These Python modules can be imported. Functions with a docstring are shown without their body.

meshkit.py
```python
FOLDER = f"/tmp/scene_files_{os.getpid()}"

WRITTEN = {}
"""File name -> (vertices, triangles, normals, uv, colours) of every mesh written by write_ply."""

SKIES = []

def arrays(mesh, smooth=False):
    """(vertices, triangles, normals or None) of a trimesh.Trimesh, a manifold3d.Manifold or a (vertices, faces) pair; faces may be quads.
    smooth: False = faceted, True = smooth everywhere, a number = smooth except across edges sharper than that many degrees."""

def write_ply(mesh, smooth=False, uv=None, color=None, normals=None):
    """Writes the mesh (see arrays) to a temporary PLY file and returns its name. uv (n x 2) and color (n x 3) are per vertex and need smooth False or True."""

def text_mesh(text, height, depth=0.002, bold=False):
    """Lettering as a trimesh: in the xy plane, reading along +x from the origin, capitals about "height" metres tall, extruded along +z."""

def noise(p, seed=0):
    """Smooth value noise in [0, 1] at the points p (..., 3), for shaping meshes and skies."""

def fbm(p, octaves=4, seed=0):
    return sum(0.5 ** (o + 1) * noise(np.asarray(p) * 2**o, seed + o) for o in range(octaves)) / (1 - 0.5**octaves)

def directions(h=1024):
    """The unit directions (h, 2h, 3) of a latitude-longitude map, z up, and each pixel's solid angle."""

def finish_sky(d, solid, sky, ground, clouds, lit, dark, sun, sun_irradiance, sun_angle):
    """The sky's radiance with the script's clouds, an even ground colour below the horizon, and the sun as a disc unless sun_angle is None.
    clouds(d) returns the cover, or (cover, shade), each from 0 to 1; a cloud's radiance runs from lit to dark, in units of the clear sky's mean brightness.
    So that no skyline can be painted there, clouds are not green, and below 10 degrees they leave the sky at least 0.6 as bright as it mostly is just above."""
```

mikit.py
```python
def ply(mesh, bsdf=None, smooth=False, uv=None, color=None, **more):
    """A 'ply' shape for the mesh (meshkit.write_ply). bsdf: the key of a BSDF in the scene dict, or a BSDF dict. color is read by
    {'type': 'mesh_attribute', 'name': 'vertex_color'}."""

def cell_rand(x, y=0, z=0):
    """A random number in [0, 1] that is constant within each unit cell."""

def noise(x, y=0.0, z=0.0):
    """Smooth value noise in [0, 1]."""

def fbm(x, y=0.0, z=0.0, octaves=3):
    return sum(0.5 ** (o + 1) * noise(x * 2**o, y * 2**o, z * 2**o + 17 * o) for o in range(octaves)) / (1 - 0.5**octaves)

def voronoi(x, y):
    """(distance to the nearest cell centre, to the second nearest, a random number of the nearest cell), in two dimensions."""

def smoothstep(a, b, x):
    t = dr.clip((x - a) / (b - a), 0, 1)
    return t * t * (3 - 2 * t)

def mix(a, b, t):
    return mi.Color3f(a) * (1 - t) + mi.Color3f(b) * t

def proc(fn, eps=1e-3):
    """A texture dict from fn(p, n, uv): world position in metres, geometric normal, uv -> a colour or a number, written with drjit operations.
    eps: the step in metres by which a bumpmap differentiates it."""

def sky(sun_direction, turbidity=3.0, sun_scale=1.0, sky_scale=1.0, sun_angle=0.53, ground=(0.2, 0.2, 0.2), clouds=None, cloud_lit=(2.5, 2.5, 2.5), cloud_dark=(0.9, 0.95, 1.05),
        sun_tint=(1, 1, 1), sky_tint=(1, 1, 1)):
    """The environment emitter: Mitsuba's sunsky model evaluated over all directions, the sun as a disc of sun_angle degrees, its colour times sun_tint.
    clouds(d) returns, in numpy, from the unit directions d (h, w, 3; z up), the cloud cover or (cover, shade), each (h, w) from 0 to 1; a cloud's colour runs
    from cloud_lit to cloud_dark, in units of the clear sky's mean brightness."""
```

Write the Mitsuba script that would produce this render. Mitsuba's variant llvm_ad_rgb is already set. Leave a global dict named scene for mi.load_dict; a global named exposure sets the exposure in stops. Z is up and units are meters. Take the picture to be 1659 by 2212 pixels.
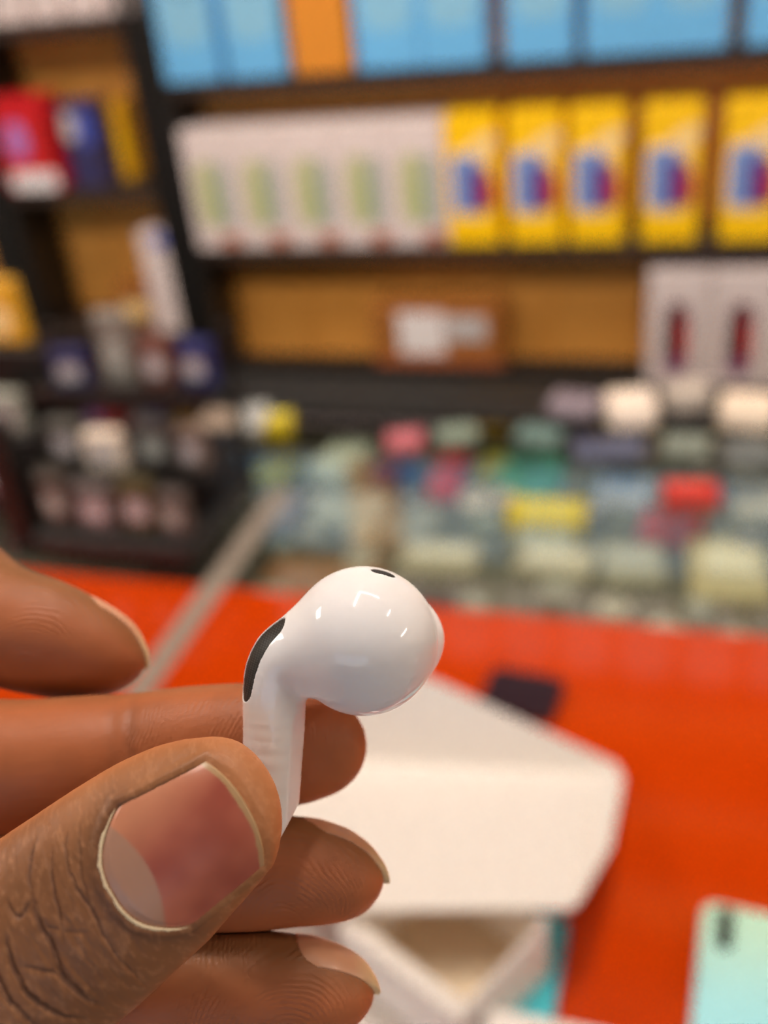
import math, random
import numpy as np, trimesh, manifold3d as m3, mitsuba as mi, drjit as dr
import mikit, meshkit
from scipy.interpolate import PchipInterpolator
from scipy.spatial import cKDTree

T = mi.ScalarTransform4f
rng = np.random.default_rng(7)
scene, labels = {}, {}

# ------------------------------------------------------------------ camera, sky, lights, exposure
EYE = np.array([0.0, 0.0, 1.40])                     # a phone held 0.45 m above the counter
RIGHT = np.array([0.95669, 0.27448, -0.09702])
FWD = np.array([-0.28460, 0.81171, -0.51003])
UP = np.array([-0.06124, 0.51555, 0.85467])
scene['camera'] = {'type': 'thinlens', 'fov': 41.18, 'fov_axis': 'x', 'near_clip': 0.01, 'far_clip': 60.0,
                   'aperture_radius': 0.00172, 'focus_distance': 0.1150,
                   'to_world': T().look_at(origin=EYE.tolist(), target=(EYE + FWD).tolist(), up=UP.tolist())}
exposure = 0.0
scene['sky'] = mikit.sky((0.3, -0.5, 0.8), turbidity=5, sun_scale=0.0, sky_scale=6.5)
CEIL = 2.70
# square ceiling lamps: words, centre x, y, size x, size y, radiance
LAMPS = [('far to the right of the counter', 4.3, 0.35, 0.6, 1.2, 24.0), ('over the left end of the shop', -2.3, 0.2, 0.6, 0.6, 24.0)]
# tube lamps: words, x from-to, y from-to, radiance
TUBES = [('running towards the shelves', -0.22, -0.17, 0.10, 0.70, 95.0), ('along the shelves, meeting the first at its end', -0.22, 0.44, 0.70, 0.75, 95.0),
         ('right of the counter', 1.05, 1.10, 0.20, 0.55, 80.0)]
# spotlights on the ceiling, aimed at the shelves: words, x, y, aimed at x, z, intensity
SPOTS = [('first from the left', -1.25, -0.75, -0.95, 1.12, 3.4), ('second from the left', -0.45, -0.75, -0.42, 1.08, 3.4), ('third from the left', 0.35, -0.75, 0.06, 1.08, 3.4)]
WARM = np.array([1.0, 0.89, 0.78])


# ------------------------------------------------------------------ helpers
def rgb(*c):
    """sRGB 0..255 to a linear colour texture."""
    c = np.array(c, float) / 255
    return {'type': 'rgb', 'value': np.where(c < 0.04045, c / 12.92, ((c + 0.055) / 1.055) ** 2.4).tolist()}


def lin(*c):
    return np.array(rgb(*c)['value'])


def mat(key, col, rough=0.5, spec=0.5, **kw):
    scene[key] = {'type': 'twosided', 'b': {'type': 'principled', 'base_color': col if isinstance(col, dict) else rgb(*col), 'roughness': rough, 'specular': spec, **kw}}
    return key


def add(key, mesh, bsdf, smooth=False, to_world=None, **kw):
    d = mesh if isinstance(mesh, dict) else mikit.ply(mesh, bsdf, smooth=smooth, **kw)
    scene[key] = {**d, 'to_world': to_world} if to_world is not None else d
    return key


def tag(key, label=None, cat=None, group=None, kind=None):
    d = {k: v for k, v in (('label', label), ('category', cat), ('group', group), ('kind', kind)) if v}
    labels[key] = d


def key_n(name, i):
    return name if i == 0 else f'{name}_{i:03d}'


def box(x0, x1, y0, y1, z0, z1, r=0.0):
    """Chamfered box."""
    if r <= 0:
        m = trimesh.creation.box((x1 - x0, y1 - y0, z1 - z0))
        m.apply_translation(((x0 + x1) / 2, (y0 + y1) / 2, (z0 + z1) / 2))
        return m
    r = min(r, 0.45 * min(x1 - x0, y1 - y0, z1 - z0))
    c, h = np.array([(x0 + x1) / 2, (y0 + y1) / 2, (z0 + z1) / 2]), np.array([x1 - x0, y1 - y0, z1 - z0]) / 2
    p = []
    for s in np.ndindex(2, 2, 2):
        s = np.array(s) * 2 - 1
        for k in range(3):
            q = h - r
            q[k] = h[k]
            p.append(c + s * q)
    return trimesh.convex.convex_hull(np.array(p))


def rounded_slab(w, d, h, r, n=6, e=0.0):
    """Slab w x d with rounded corners (seen from above), h tall, standing on z = 0; e: bevel of the upper and lower rims."""
    def ring(k, z):
        pts = []
        for cx, cy, a0 in ((w / 2 - r, d / 2 - r, 0), (-w / 2 + r, d / 2 - r, 90), (-w / 2 + r, -d / 2 + r, 180), (w / 2 - r, -d / 2 + r, 270)):
            for a in np.radians(np.linspace(a0, a0 + 90, n)):
                pts.append((cx + (r - k) * math.cos(a), cy + (r - k) * math.sin(a), z))
        return pts
    levels = [(0, 0), (0, h)] if e <= 0 else [(e, 0), (0.3 * e, 0.3 * e), (0, e), (0, h - e), (0.3 * e, h - 0.3 * e), (e, h)]
    return trimesh.convex.convex_hull(np.array([p for k, z in levels for p in ring(k, z)]))


def lathe(profile, n=48):
    return trimesh.creation.revolve(np.array(profile, float), sections=n)


def place(x, y, z, rz=0.0, rx=0.0, ry=0.0, s=1.0):
    return T().translate([x, y, z]).rotate([0, 0, 1], rz).rotate([0, 1, 0], ry).rotate([1, 0, 0], rx).scale(s)


def cat_(*m):
    return trimesh.util.concatenate(list(m))


def sheet(points, thick):
    """A flat polygonal panel of card: 3-D corner points in order, thickness added to both sides."""
    p = np.array(points, float)
    n = np.cross(p[1] - p[0], p[2] - p[0])
    n /= np.linalg.norm(n)
    k = len(p)
    v = np.vstack([p + n * thick / 2, p - n * thick / 2])
    f = [[0, i, i + 1] for i in range(1, k - 1)] + [[k, k + i + 1, k + i] for i in range(1, k - 1)]
    for i in range(k):
        j = (i + 1) % k
        f += [[i, k + i, k + j], [i, k + j, j]]
    return trimesh.Trimesh(v, f, process=False)


def surface_nets(fn, lo, hi, h):
    """Iso-surface of fn(points) = 0 with vertices moved onto it; returns (vertices, triangles, unit normals)."""
    ax = [np.arange(lo[k], hi[k] + h, h) for k in range(3)]
    n = [len(a) for a in ax]
    g = np.empty(n, np.float32)
    for i in range(n[0]):
        P = np.stack(np.meshgrid(ax[0][i:i + 1], ax[1], ax[2], indexing='ij'), -1).reshape(-1, 3)
        g[i] = fn(P).reshape(n[1], n[2])
    s = g < 0
    acc, cnt = np.zeros([k - 1 for k in n] + [3], np.float32), np.zeros([k - 1 for k in n], np.float32)
    faces, idx = [], None
    edges = []
    for k in range(3):
        a, b = [slice(None)] * 3, [slice(None)] * 3
        a[k], b[k] = slice(0, -1), slice(1, None)
        cross = s[tuple(a)] != s[tuple(b)]
        I = np.argwhere(cross)
        ga, gb = g[tuple(a)][cross], g[tuple(b)][cross]
        p = I.astype(np.float32)
        p[:, k] += ga / (ga - gb)
        o1, o2 = [q for q in range(3) if q != k]
        for d1 in (0, 1):
            for d2 in (0, 1):
                c = I.copy()
                c[:, o1] -= d1
                c[:, o2] -= d2
                ok = (c >= 0).all(1) & (c < np.array(n) - 1).all(1)
                np.add.at(acc, tuple(c[ok].T), p[ok])
                np.add.at(cnt, tuple(c[ok].T), 1)
        edges.append((k, I, s[tuple(a)][cross], o1, o2))
    live = cnt > 0
    idx = np.full(live.shape, -1, np.int64)
    idx[live] = np.arange(live.sum())
    v = acc[live] / cnt[live][:, None] * h + np.array(lo)
    for k, I, inside, o1, o2 in edges:
        ok = (I[:, o1] > 0) & (I[:, o2] > 0) & (I[:, o1] < n[o1] - 1) & (I[:, o2] < n[o2] - 1)
        I, inside = I[ok], inside[ok]
        def at(d1, d2):
            c = I.copy()
            c[:, o1] -= d1
            c[:, o2] -= d2
            return idx[tuple(c.T)]
        q = np.stack([at(1, 1), at(0, 1), at(0, 0), at(1, 0)], 1)
        flip = inside if k != 1 else ~inside
        q[~flip] = q[~flip][:, ::-1]
        faces.append(q)
    q = np.vstack(faces)
    f = np.vstack([q[:, [0, 1, 2]], q[:, [0, 2, 3]]])

    def grad(p, e=0.02):
        return np.stack([fn(p + e * np.eye(3)[k]) - fn(p - e * np.eye(3)[k]) for k in range(3)], 1) / (2 * e)
    for _ in range(3):
        gr = grad(v)
        v = v - np.clip(fn(v) / np.maximum((gr ** 2).sum(1), 0.2), -h / 2, h / 2)[:, None] * gr
    nn = grad(v)
    nn /= np.linalg.norm(nn, axis=1, keepdims=True) + 1e-9
    return v, f, nn


def smin(a, b, k):
    h = np.clip(0.5 + 0.5 * (b - a) / k, 0, 1)
    return b * (1 - h) + a * h - k * h * (1 - h)


def smax(a, b, k):
    return -smin(-a, -b, k)


def round_cone(p, a, b, r1, r2):
    ba = np.subtract(b, a)
    l2 = ba @ ba
    rr = r1 - r2
    a2, il2 = l2 - rr * rr, 1 / l2
    pa = p - a
    y = pa @ ba
    z = y - l2
    w = pa * l2 - y[:, None] * ba
    x2 = (w * w).sum(1)
    y2, z2 = y * y * l2, z * z * l2
    k = np.sign(rr) * rr * rr * x2
    d = (np.sqrt(x2 * a2 * il2) + y * rr) * il2 - r1
    c1 = np.sign(z) * a2 * z2 > k
    c2 = np.sign(y) * a2 * y2 < k
    d = np.where(c2, np.sqrt(x2 + y2) * il2 - r1, d)
    return np.where(c1, np.sqrt(x2 + z2) * il2 - r2, d)


# the hand holds the earbud in a frame of its own: millimetres, x right, y up, z towards the holder's face
H_O = EYE + 0.001 * (-4.9 * RIGHT - 20.5 * UP + 121.0 * FWD)
H_M = np.stack([RIGHT, UP, -FWD], 1)


def hand_to_world(v):
    return H_O + 0.001 * np.asarray(v) @ H_M.T


def hand_ply(v, f, n, bsdf, color=None):
    fn = meshkit.write_ply((hand_to_world(v), f), False, None, color, normals=None if n is None else n @ H_M.T)
    return {'type': 'ply', 'filename': fn, 'face_normals': n is None, 'bsdf': {'type': 'ref', 'id': bsdf}}


def local(p):
    """drjit: world point -> hand frame millimetres."""
    d = (p - mi.Point3f(*H_O.tolist())) * 1000.0
    return [dr.dot(d, mi.Vector3f(*H_M[:, k].tolist())) for k in range(3)]

# ------------------------------------------------------------------ the shop room
mat('wall_paint', (214, 204, 188), 0.85, 0.2)
mat('ceiling_paint', (232, 228, 220), 0.9, 0.2)
mat('black_laminate', (22, 20, 19), 0.45, 0.35)
mat('aluminium', (188, 186, 180), 0.35, 0.5, metallic=0.8)


def floor_tiles(p, n, uv):
    x, y = p.x / 0.6, p.y / 0.6
    fx, fy = dr.abs(x - dr.floor(x) - 0.5), dr.abs(y - dr.floor(y) - 0.5)
    grout = mikit.smoothstep(0.490, 0.494, dr.maximum(fx, fy))
    return mikit.mix(mikit.mix((0.36, 0.33, 0.29), (0.42, 0.39, 0.35), mikit.fbm(p.x * 5, p.y * 5, 1.0)), (0.15, 0.14, 0.13), grout)


mat('floor_tile', mikit.proc(floor_tiles), 0.3, 0.4)
X0, X1, Y0, Y1 = -3.2, 5.2, -3.2, 1.50
for key, m, b in (('floor', box(X0 - .1, X1 + .1, Y0 - .1, Y1 + .1, -0.1, 0), 'floor_tile'), ('ceiling', box(X0 - .1, X1 + .1, Y0 - .1, Y1 + .1, CEIL, CEIL + .1), 'ceiling_paint'),
                  ('wall_back', box(X0, X1, Y1, Y1 + .1, 0, CEIL), 'wall_paint'), ('wall_left', box(X0 - .1, X0, Y0, Y1, 0, CEIL), 'wall_paint'), ('wall_right', box(X1, X1 + .1, Y0, Y1, 0, CEIL), 'wall_paint'),
                  # the street side is open: a wide shop entrance behind the photographer
                  ('wall_front', cat_(box(X0, -1.7, Y0 - .1, Y0, 0, CEIL), box(1.5, X1, Y0 - .1, Y0, 0, CEIL), box(-1.7, 1.5, Y0 - .1, Y0, 2.3, CEIL)), 'wall_paint')):
    add(key, m, b)
    tag(key, kind='structure')

# ---- ceiling lamps
mat('lamp_frame', (225, 225, 222), 0.5, 0.4)
mat('lamp_face', (235, 235, 230), 0.6, 0.3)


def emitter_quad(key, x0, x1, y0, y1, z, e):
    v = np.array([[x0, y0, z], [x1, y0, z], [x1, y1, z], [x0, y1, z]])
    scene[key] = {**mikit.ply(trimesh.Trimesh(v, [[0, 2, 1], [0, 3, 2]], process=False), 'lamp_face'), 'emitter': {'type': 'area', 'radiance': {'type': 'rgb', 'value': [float(c) for c in WARM * e]}}}


for i, (t, x, y, sx, sy, e) in enumerate(LAMPS):
    k = key_n('ceiling_panel_lamp', i)
    hx, hy = sx / 2, sy / 2
    fr = cat_(box(x - hx - .02, x + hx + .02, y - hy - .02, y - hy, CEIL - .03, CEIL), box(x - hx - .02, x + hx + .02, y + hy, y + hy + .02, CEIL - .03, CEIL),
              box(x - hx - .02, x - hx, y - hy, y + hy, CEIL - .03, CEIL), box(x + hx, x + hx + .02, y - hy, y + hy, CEIL - .03, CEIL))
    add(k + '__frame', fr, 'lamp_frame')
    emitter_quad(k + '__diffuser', x - hx, x + hx, y - hy, y + hy, CEIL - .02, e)
    tag(k, f'square white ceiling lamp {t}', 'ceiling lamp')
for i, (k, x0, x1, y0, y1, e) in enumerate(TUBES):
    key = key_n('ceiling_tube_lamp', i)
    add(key + '__housing', box(x0 - .015, x1 + .015, y0 - .015, y1 + .015, CEIL - .07, CEIL, .01), 'lamp_frame')
    emitter_quad(key + '__tube', x0, x1, y0, y1, CEIL - .0705, e)
    tag(key, f'slim bright ceiling tube lamp {k}', 'ceiling lamp')
for i, (k, x, y, ax, az, e) in enumerate(SPOTS):
    key = key_n('ceiling_spotlight', i)
    o, a = np.array([x, y, CEIL - .16]), np.array([ax, 1.33, az])
    d = (a - o) / np.linalg.norm(a - o)
    side = np.cross(d, [0, 0, 1.0])
    side /= np.linalg.norm(side)
    can = lathe([(0, -.10), (.030, -.10), (.038, -.085), (.042, 0), (.042, .035), (.038, .035), (.036, .004), (0, .004)], 32)
    can.apply_transform(np.vstack([np.c_[side, np.cross(d, side), d, o - .04 * d], [0, 0, 0, 1]]))
    can.fix_normals()
    add(key + '__housing', can, 'lamp_frame', smooth=35)
    stem = trimesh.creation.cylinder(.008, segment=[o - .09 * d, [x, y + .0, CEIL - .01]], sections=12)
    add(key + '__stem', stem, 'lamp_frame')
    add(key + '__canopy', lathe([(0, CEIL - .02), (.05, CEIL - .02), (.055, CEIL - .01), (.055, CEIL - .0005), (0, CEIL - .0005)], 32).apply_translation((x, y, 0)), 'lamp_frame')
    scene[key + '__beam'] = {'type': 'spot', 'to_world': T().look_at(origin=o.tolist(), target=a.tolist(), up=[0, 0, 1]), 'cutoff_angle': 19.0, 'beam_width': 13.0, 'intensity': {'type': 'rgb', 'value': [float(c) for c in WARM * e]}}
    tag(key, f'white ceiling spotlight aimed at the shelves, {k}', 'spotlight')
# ------------------------------------------------------------------ shelves on the back wall
CZ = 0.95                                               # height of the counter top


def back_board(p, n, uv):
    g = mikit.fbm(p.x * 60 + 2 * mikit.noise(p.x * 3, p.z * 5), p.z * 6, 3.0)
    return mikit.mix((0.66, 0.27, 0.045), (0.78, 0.35, 0.07), g)


mat('orange_wood', mikit.proc(back_board), 0.55, 0.35)
mat('shelf_dark', (48, 36, 30), 0.5, 0.35)
FACE = 1.30                                             # front plane of the shelves


def shelf_unit(key, label, x0, x1, levels, depth, left=0.03, right=0.03, z0=0.0, z1=2.35, thick=0.02):
    """A black framed unit with an orange back; levels: heights of the shelf tops."""
    add(key + '__back_panel', box(x0, x1, FACE + depth, FACE + depth + .012, z0, z1), 'orange_wood')
    labels[key + '__back_panel'] = {'label': 'orange wood back panel'}
    add(key + '__upright', box(x0, x0 + left, FACE - .005, FACE + depth, z0, z1, .003), 'black_laminate')
    add(key + '__upright_001', box(x1 - right, x1, FACE - .005, FACE + depth, z0, z1, .003), 'black_laminate')
    add(key + '__top_board', box(x0, x1, FACE, FACE + depth, z1, z1 + .03, .003), 'black_laminate')
    for i, z in enumerate(levels):
        t = thick if i else 0.055
        add(key + '__' + key_n('shelf_board', i), box(x0 + left, x1 - right, FACE, FACE + depth, z - t, z, .002), 'shelf_dark' if i else 'black_laminate')
    tag(key, label, 'shelving unit')


SHELF_Z = [0.812, 1.005, 1.224, 1.44, 1.66, 1.88, 2.10]
shelf_unit('wall_shelf_unit', 'wide black shelving unit with orange back holding the rows of phone boxes', -0.715, 1.10, SHELF_Z, 0.085)
LEFT_Z = [0.60, 0.88, 1.093, 1.31, 1.53, 1.75, 1.97, 2.19]
shelf_unit('wall_shelf_unit_001', 'narrow black shelving unit left of the white boxes, with the red box on it', -1.00, -0.72, LEFT_Z, 0.10, left=0.028, right=0.02)
shelf_unit('wall_shelf_unit_002', 'black shelving unit with orange back at the far left edge', -1.75, -1.005, [0.62, 0.90, 1.12, 1.34, 1.56, 1.78, 2.0], 0.10)

add('wall_shelf_unit__front_lip', box(-.685, -.075, FACE - .004, FACE, .757, .834, .002), 'black_laminate')
# ---- boxes on the shelves
mat('carton_white', (222, 206, 203), 0.45, 0.4)
mat('carton_yellow', (255, 202, 0), 0.35, 0.4)
mat('carton_blue', (106, 180, 232), 0.35, 0.4)
mat('carton_brown', (152, 94, 42), 0.75, 0.2)
mat('carton_orange', (214, 136, 44), 0.5, 0.3)
mat('carton_red', (200, 22, 32), 0.4, 0.4)
mat('carton_navy', (52, 50, 92), 0.4, 0.4)
for nm, c in dict(print_olive=(186, 186, 140), print_grey=(168, 172, 164), print_green=(158, 178, 110), print_rust=(170, 92, 56), print_cream=(248, 214, 150), print_sky=(118, 150, 206), print_silver=(180, 172, 176),
                  print_violet=(96, 44, 130), print_magenta=(150, 26, 84), print_ember=(196, 84, 44), print_teal=(70, 140, 180), print_paleblue=(132, 188, 220), print_maroon=(92, 26, 44), print_scarlet=(190, 34, 34),
                  print_black=(34, 26, 34), print_plum=(130, 70, 120), print_paper=(236, 228, 228), print_lilac=(176, 120, 190), print_gold=(232, 170, 30), print_blue=(62, 82, 176), print_cloud=(196, 190, 190)).items():
    mat(nm, c, 0.35, 0.4)


def oval(x, z, w, h, y, rot=0.0, n=20, p=2.6, t=0.0006):
    """A printed shape as a thin raised panel on a front face at depth y; p: 2 = ellipse, more = squarer."""
    a = np.arange(n) * 2 * np.pi / n
    q = np.c_[w / 2 * np.sign(np.cos(a)) * np.abs(np.cos(a)) ** (2 / p), h / 2 * np.sign(np.sin(a)) * np.abs(np.sin(a)) ** (2 / p)]
    c, s = math.cos(math.radians(rot)), math.sin(math.radians(rot))
    q = q @ np.array([[c, s], [-s, c]]) + [x, z]
    return trimesh.convex.convex_hull(np.vstack([np.c_[q[:, 0], np.full(n, y), q[:, 1]], np.c_[q[:, 0], np.full(n, y - t), q[:, 1]]]))


def carton(w, d, h, bsdf, prints):
    """{part: ply dict}: a carton with its front face at y = 0, centred in x, standing on z = 0; prints: (name, x, z, w, h, rot, bsdf, power)."""
    parts = {'carton': mikit.ply(box(-w / 2, w / 2, 0, d, 0, h, 0.0012), bsdf)}
    for i, (nm, x, z, pw, ph, rot, b, p) in enumerate(prints):
        parts[nm] = mikit.ply(oval(x, z, pw, ph, 0.0001 - 0.0006 * i, rot, p=p), b)
    return parts


def put(key, parts, M):
    for nm, d in parts.items():
        scene[f'{key}__{nm}'] = {**d, 'to_world': M}


def row(name, parts, xs, z, y, say, cat, group, turn=None, start=0):
    for i, x in enumerate(xs):
        k = key_n(name, i + start)
        put(k, parts, place(x, y, z, (turn or [0] * 99)[i]))
        tag(k, say(i), cat, group)


ORD = ['first', 'second', 'third', 'fourth', 'fifth', 'sixth', 'seventh', 'eighth', 'ninth', 'tenth', 'eleventh', 'twelfth', 'thirteenth']
white_box = carton(0.0722, 0.055, 0.160, 'carton_white', [('phone_picture', -0.006, 0.074, 0.036, 0.092, 0, 'print_olive', 3), ('grey_phone_picture', 0.018, 0.072, 0.024, 0.094, 0, 'print_grey', 3),
                                                         ('green_band', 0.004, 0.064, 0.007, 0.060, 0, 'print_green', 3), ('rust_mark', 0.018, 0.012, 0.030, 0.016, 0, 'print_rust', 3)])
row('white_phone_box', white_box, [-0.651 + 0.0728 * i for i in range(5)], 1.005, FACE - .002, lambda i: f'white phone box with a pale green picture, {ORD[i]} from left in its row', 'phone box', 'white boxes with green pictures')
yellow_box = carton(0.0665, 0.055, 0.162, 'carton_yellow', [('swoosh', 0.010, 0.120, 0.056, 0.022, 34, 'print_cream', 2.2), ('pale_panel', -0.004, 0.078, 0.050, 0.084, 0, 'print_cream', 5.0), ('phone_picture', -0.008, 0.078, 0.036, 0.070, 0, 'print_sky', 9),
                                                           ('violet_screen', 0.008, 0.072, 0.024, 0.056, 0, 'print_violet', 9), ('magenta_screen', 0.015, 0.066, 0.012, 0.036, 0, 'print_magenta', 9), ('ember_strip', 0.0245, 0.068, 0.008, 0.036, 0, 'print_ember', 6)])
YX = [-0.2875, -0.2085, -0.1325, -0.045, 0.048]
row('yellow_phone_box', yellow_box, YX + [0.137, 0.222], 1.005, FACE - .002, lambda i: f'bright yellow phone box with a blue and violet picture, {ORD[i]} from the white boxes', 'phone box', 'yellow phone boxes')
blue_box = carton(0.0795, 0.045, 0.165, 'carton_blue', [('pale_picture', 0.002, 0.098, 0.066, 0.11, 0, 'print_paleblue', 4), ('dark_ring', 0.010, 0.118, 0.040, 0.040, 0, 'print_teal', 2), ('ring_centre', 0.010, 0.118, 0.033, 0.033, 0, 'print_paleblue', 2)])
BX = [-0.6475, -0.557, -0.383, -0.302, -0.1995, -0.108, -0.030, 0.068, 0.150, 0.245]
row('blue_phone_box', blue_box, BX, 1.224, FACE - .004, lambda i: f'light blue phone box on the top visible shelf, {ORD[i]} from the left', 'phone box', 'light blue phone boxes')
red_phone_box = carton(0.0755, 0.055, 0.156, 'carton_white', [('picture', 0.000, 0.066, 0.030, 0.098, 0, 'print_maroon', 4), ('dark_screen', -0.006, 0.072, 0.012, 0.062, 0, 'print_black', 3), ('scarlet_band', 0.007, 0.068, 0.012, 0.056, 6, 'print_scarlet', 3), ('plum_base', -0.001, 0.030, 0.022, 0.022, 0, 'print_plum', 3)])
row('white_red_phone_box', red_phone_box, [-0.028, 0.050, 0.128], 0.812, FACE - .004, lambda i: f'white phone box with a dark red picture, {ORD[i]} from the left on the bottom shelf', 'phone box', 'white boxes with dark red pictures')
plain_white = carton(0.075, 0.05, 0.15, 'carton_white', [('grey_picture', 0, 0.075, 0.034, 0.09, 0, 'print_grey', 4)])
row('plain_white_box', plain_white, [-0.62 + 0.095 * i for i in range(12)], 1.44, FACE - .002, lambda i: f'plain white phone box above the blue ones, {ORD[i]} from the left', 'phone box', 'white boxes above the blue row')

put('orange_box', carton(0.074, 0.045, 0.165, 'carton_orange', [('pale_logo_patch', 0, .13, .03, .02, 0, 'print_gold', 4)]), place(-.469, FACE - .004, 1.224))
tag('orange_box', 'plain orange box standing between the light blue boxes', 'box')
# brown parcel with two white stickers
put('brown_parcel', {'carton': mikit.ply(box(-.09, .09, 0, .06, 0, .105, .002), 'carton_brown'), 'sticker': mikit.ply(box(-.053, .013, -.0008, 0.0002, .036, .098, 0), 'print_paper'),
                     'sticker_001': mikit.ply(box(.016, .072, -.0008, 0.0002, .058, .092, 0), 'print_cloud'), 'tape': mikit.ply(box(-.09, .09, -.0004, 0.0002, .018, .030), 'print_rust')}, place(-0.352, FACE + .004, 0.812))
tag('brown_parcel', 'brown cardboard parcel with two white stickers on the bottom shelf', 'parcel')

# left unit
small_white = carton(0.046, 0.05, 0.12, 'carton_white', [('grey_picture', 0, 0.06, 0.026, 0.07, 0, 'print_cloud', 4)])
row('small_white_box', small_white, [-0.948 + 0.0535 * i for i in range(5)], 1.31, FACE - .002, lambda i: f'small white accessory box on the upper left shelf, {ORD[i]} from the left', 'box', 'small white boxes at upper left')
red_box = carton(0.082, 0.05, 0.126, 'carton_red', [('white_foot', 0.002, 0.014, 0.076, 0.026, 0, 'print_paper', 6), ('lilac_picture', -0.010, 0.070, 0.034, 0.050, 0, 'print_lilac', 2.4), ('dark_side', 0.026, 0.062, 0.020, 0.070, 0, 'print_scarlet', 4)])
put('red_box', red_box, place(-0.926, FACE - .004, 1.093)); tag('red_box', 'bright red box with white foot and lilac picture on the narrow shelf', 'box')
navy_box = carton(0.050, 0.045, 0.112, 'carton_navy', [('blue_top', 0.011, 0.080, 0.027, 0.048, 0, 'print_blue', 3), ('pale_corner', -0.013, 0.082, 0.020, 0.038, 0, 'print_cloud', 3)])
put('navy_box', navy_box, place(-0.843, FACE + .010, 1.093)); tag('navy_box', 'small navy box with a blue top beside the red box', 'box')
put('gold_box', carton(0.022, 0.045, 0.105, 'print_gold', [('spine_mark', 0, 0.05, 0.008, 0.05, 0, 'carton_yellow', 3)]), place(-0.800, FACE + .045, 1.093)); tag('gold_box', 'thin golden yellow box behind the navy box', 'box')
slim = carton(0.046, 0.04, 0.150, 'carton_white', [('blue_corner', 0.012, 0.138, 0.022, 0.022, 0, 'print_blue', 3)])
put('slim_white_box', slim, place(-0.757, FACE - .004, 0.88, 0, 0, 0)); tag('slim_white_box', 'tall slim white box with blue corner below the navy box', 'box')
put('tan_box', carton(0.060, 0.04, 0.06, 'carton_brown', [('pale_label', 0, 0.022, 0.044, 0.026, 0, 'print_cream', 4)]), place(-0.83, FACE + .03, 0.88)); tag('tan_box', 'low tan box with a pale label left of the slim white box', 'box')
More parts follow.
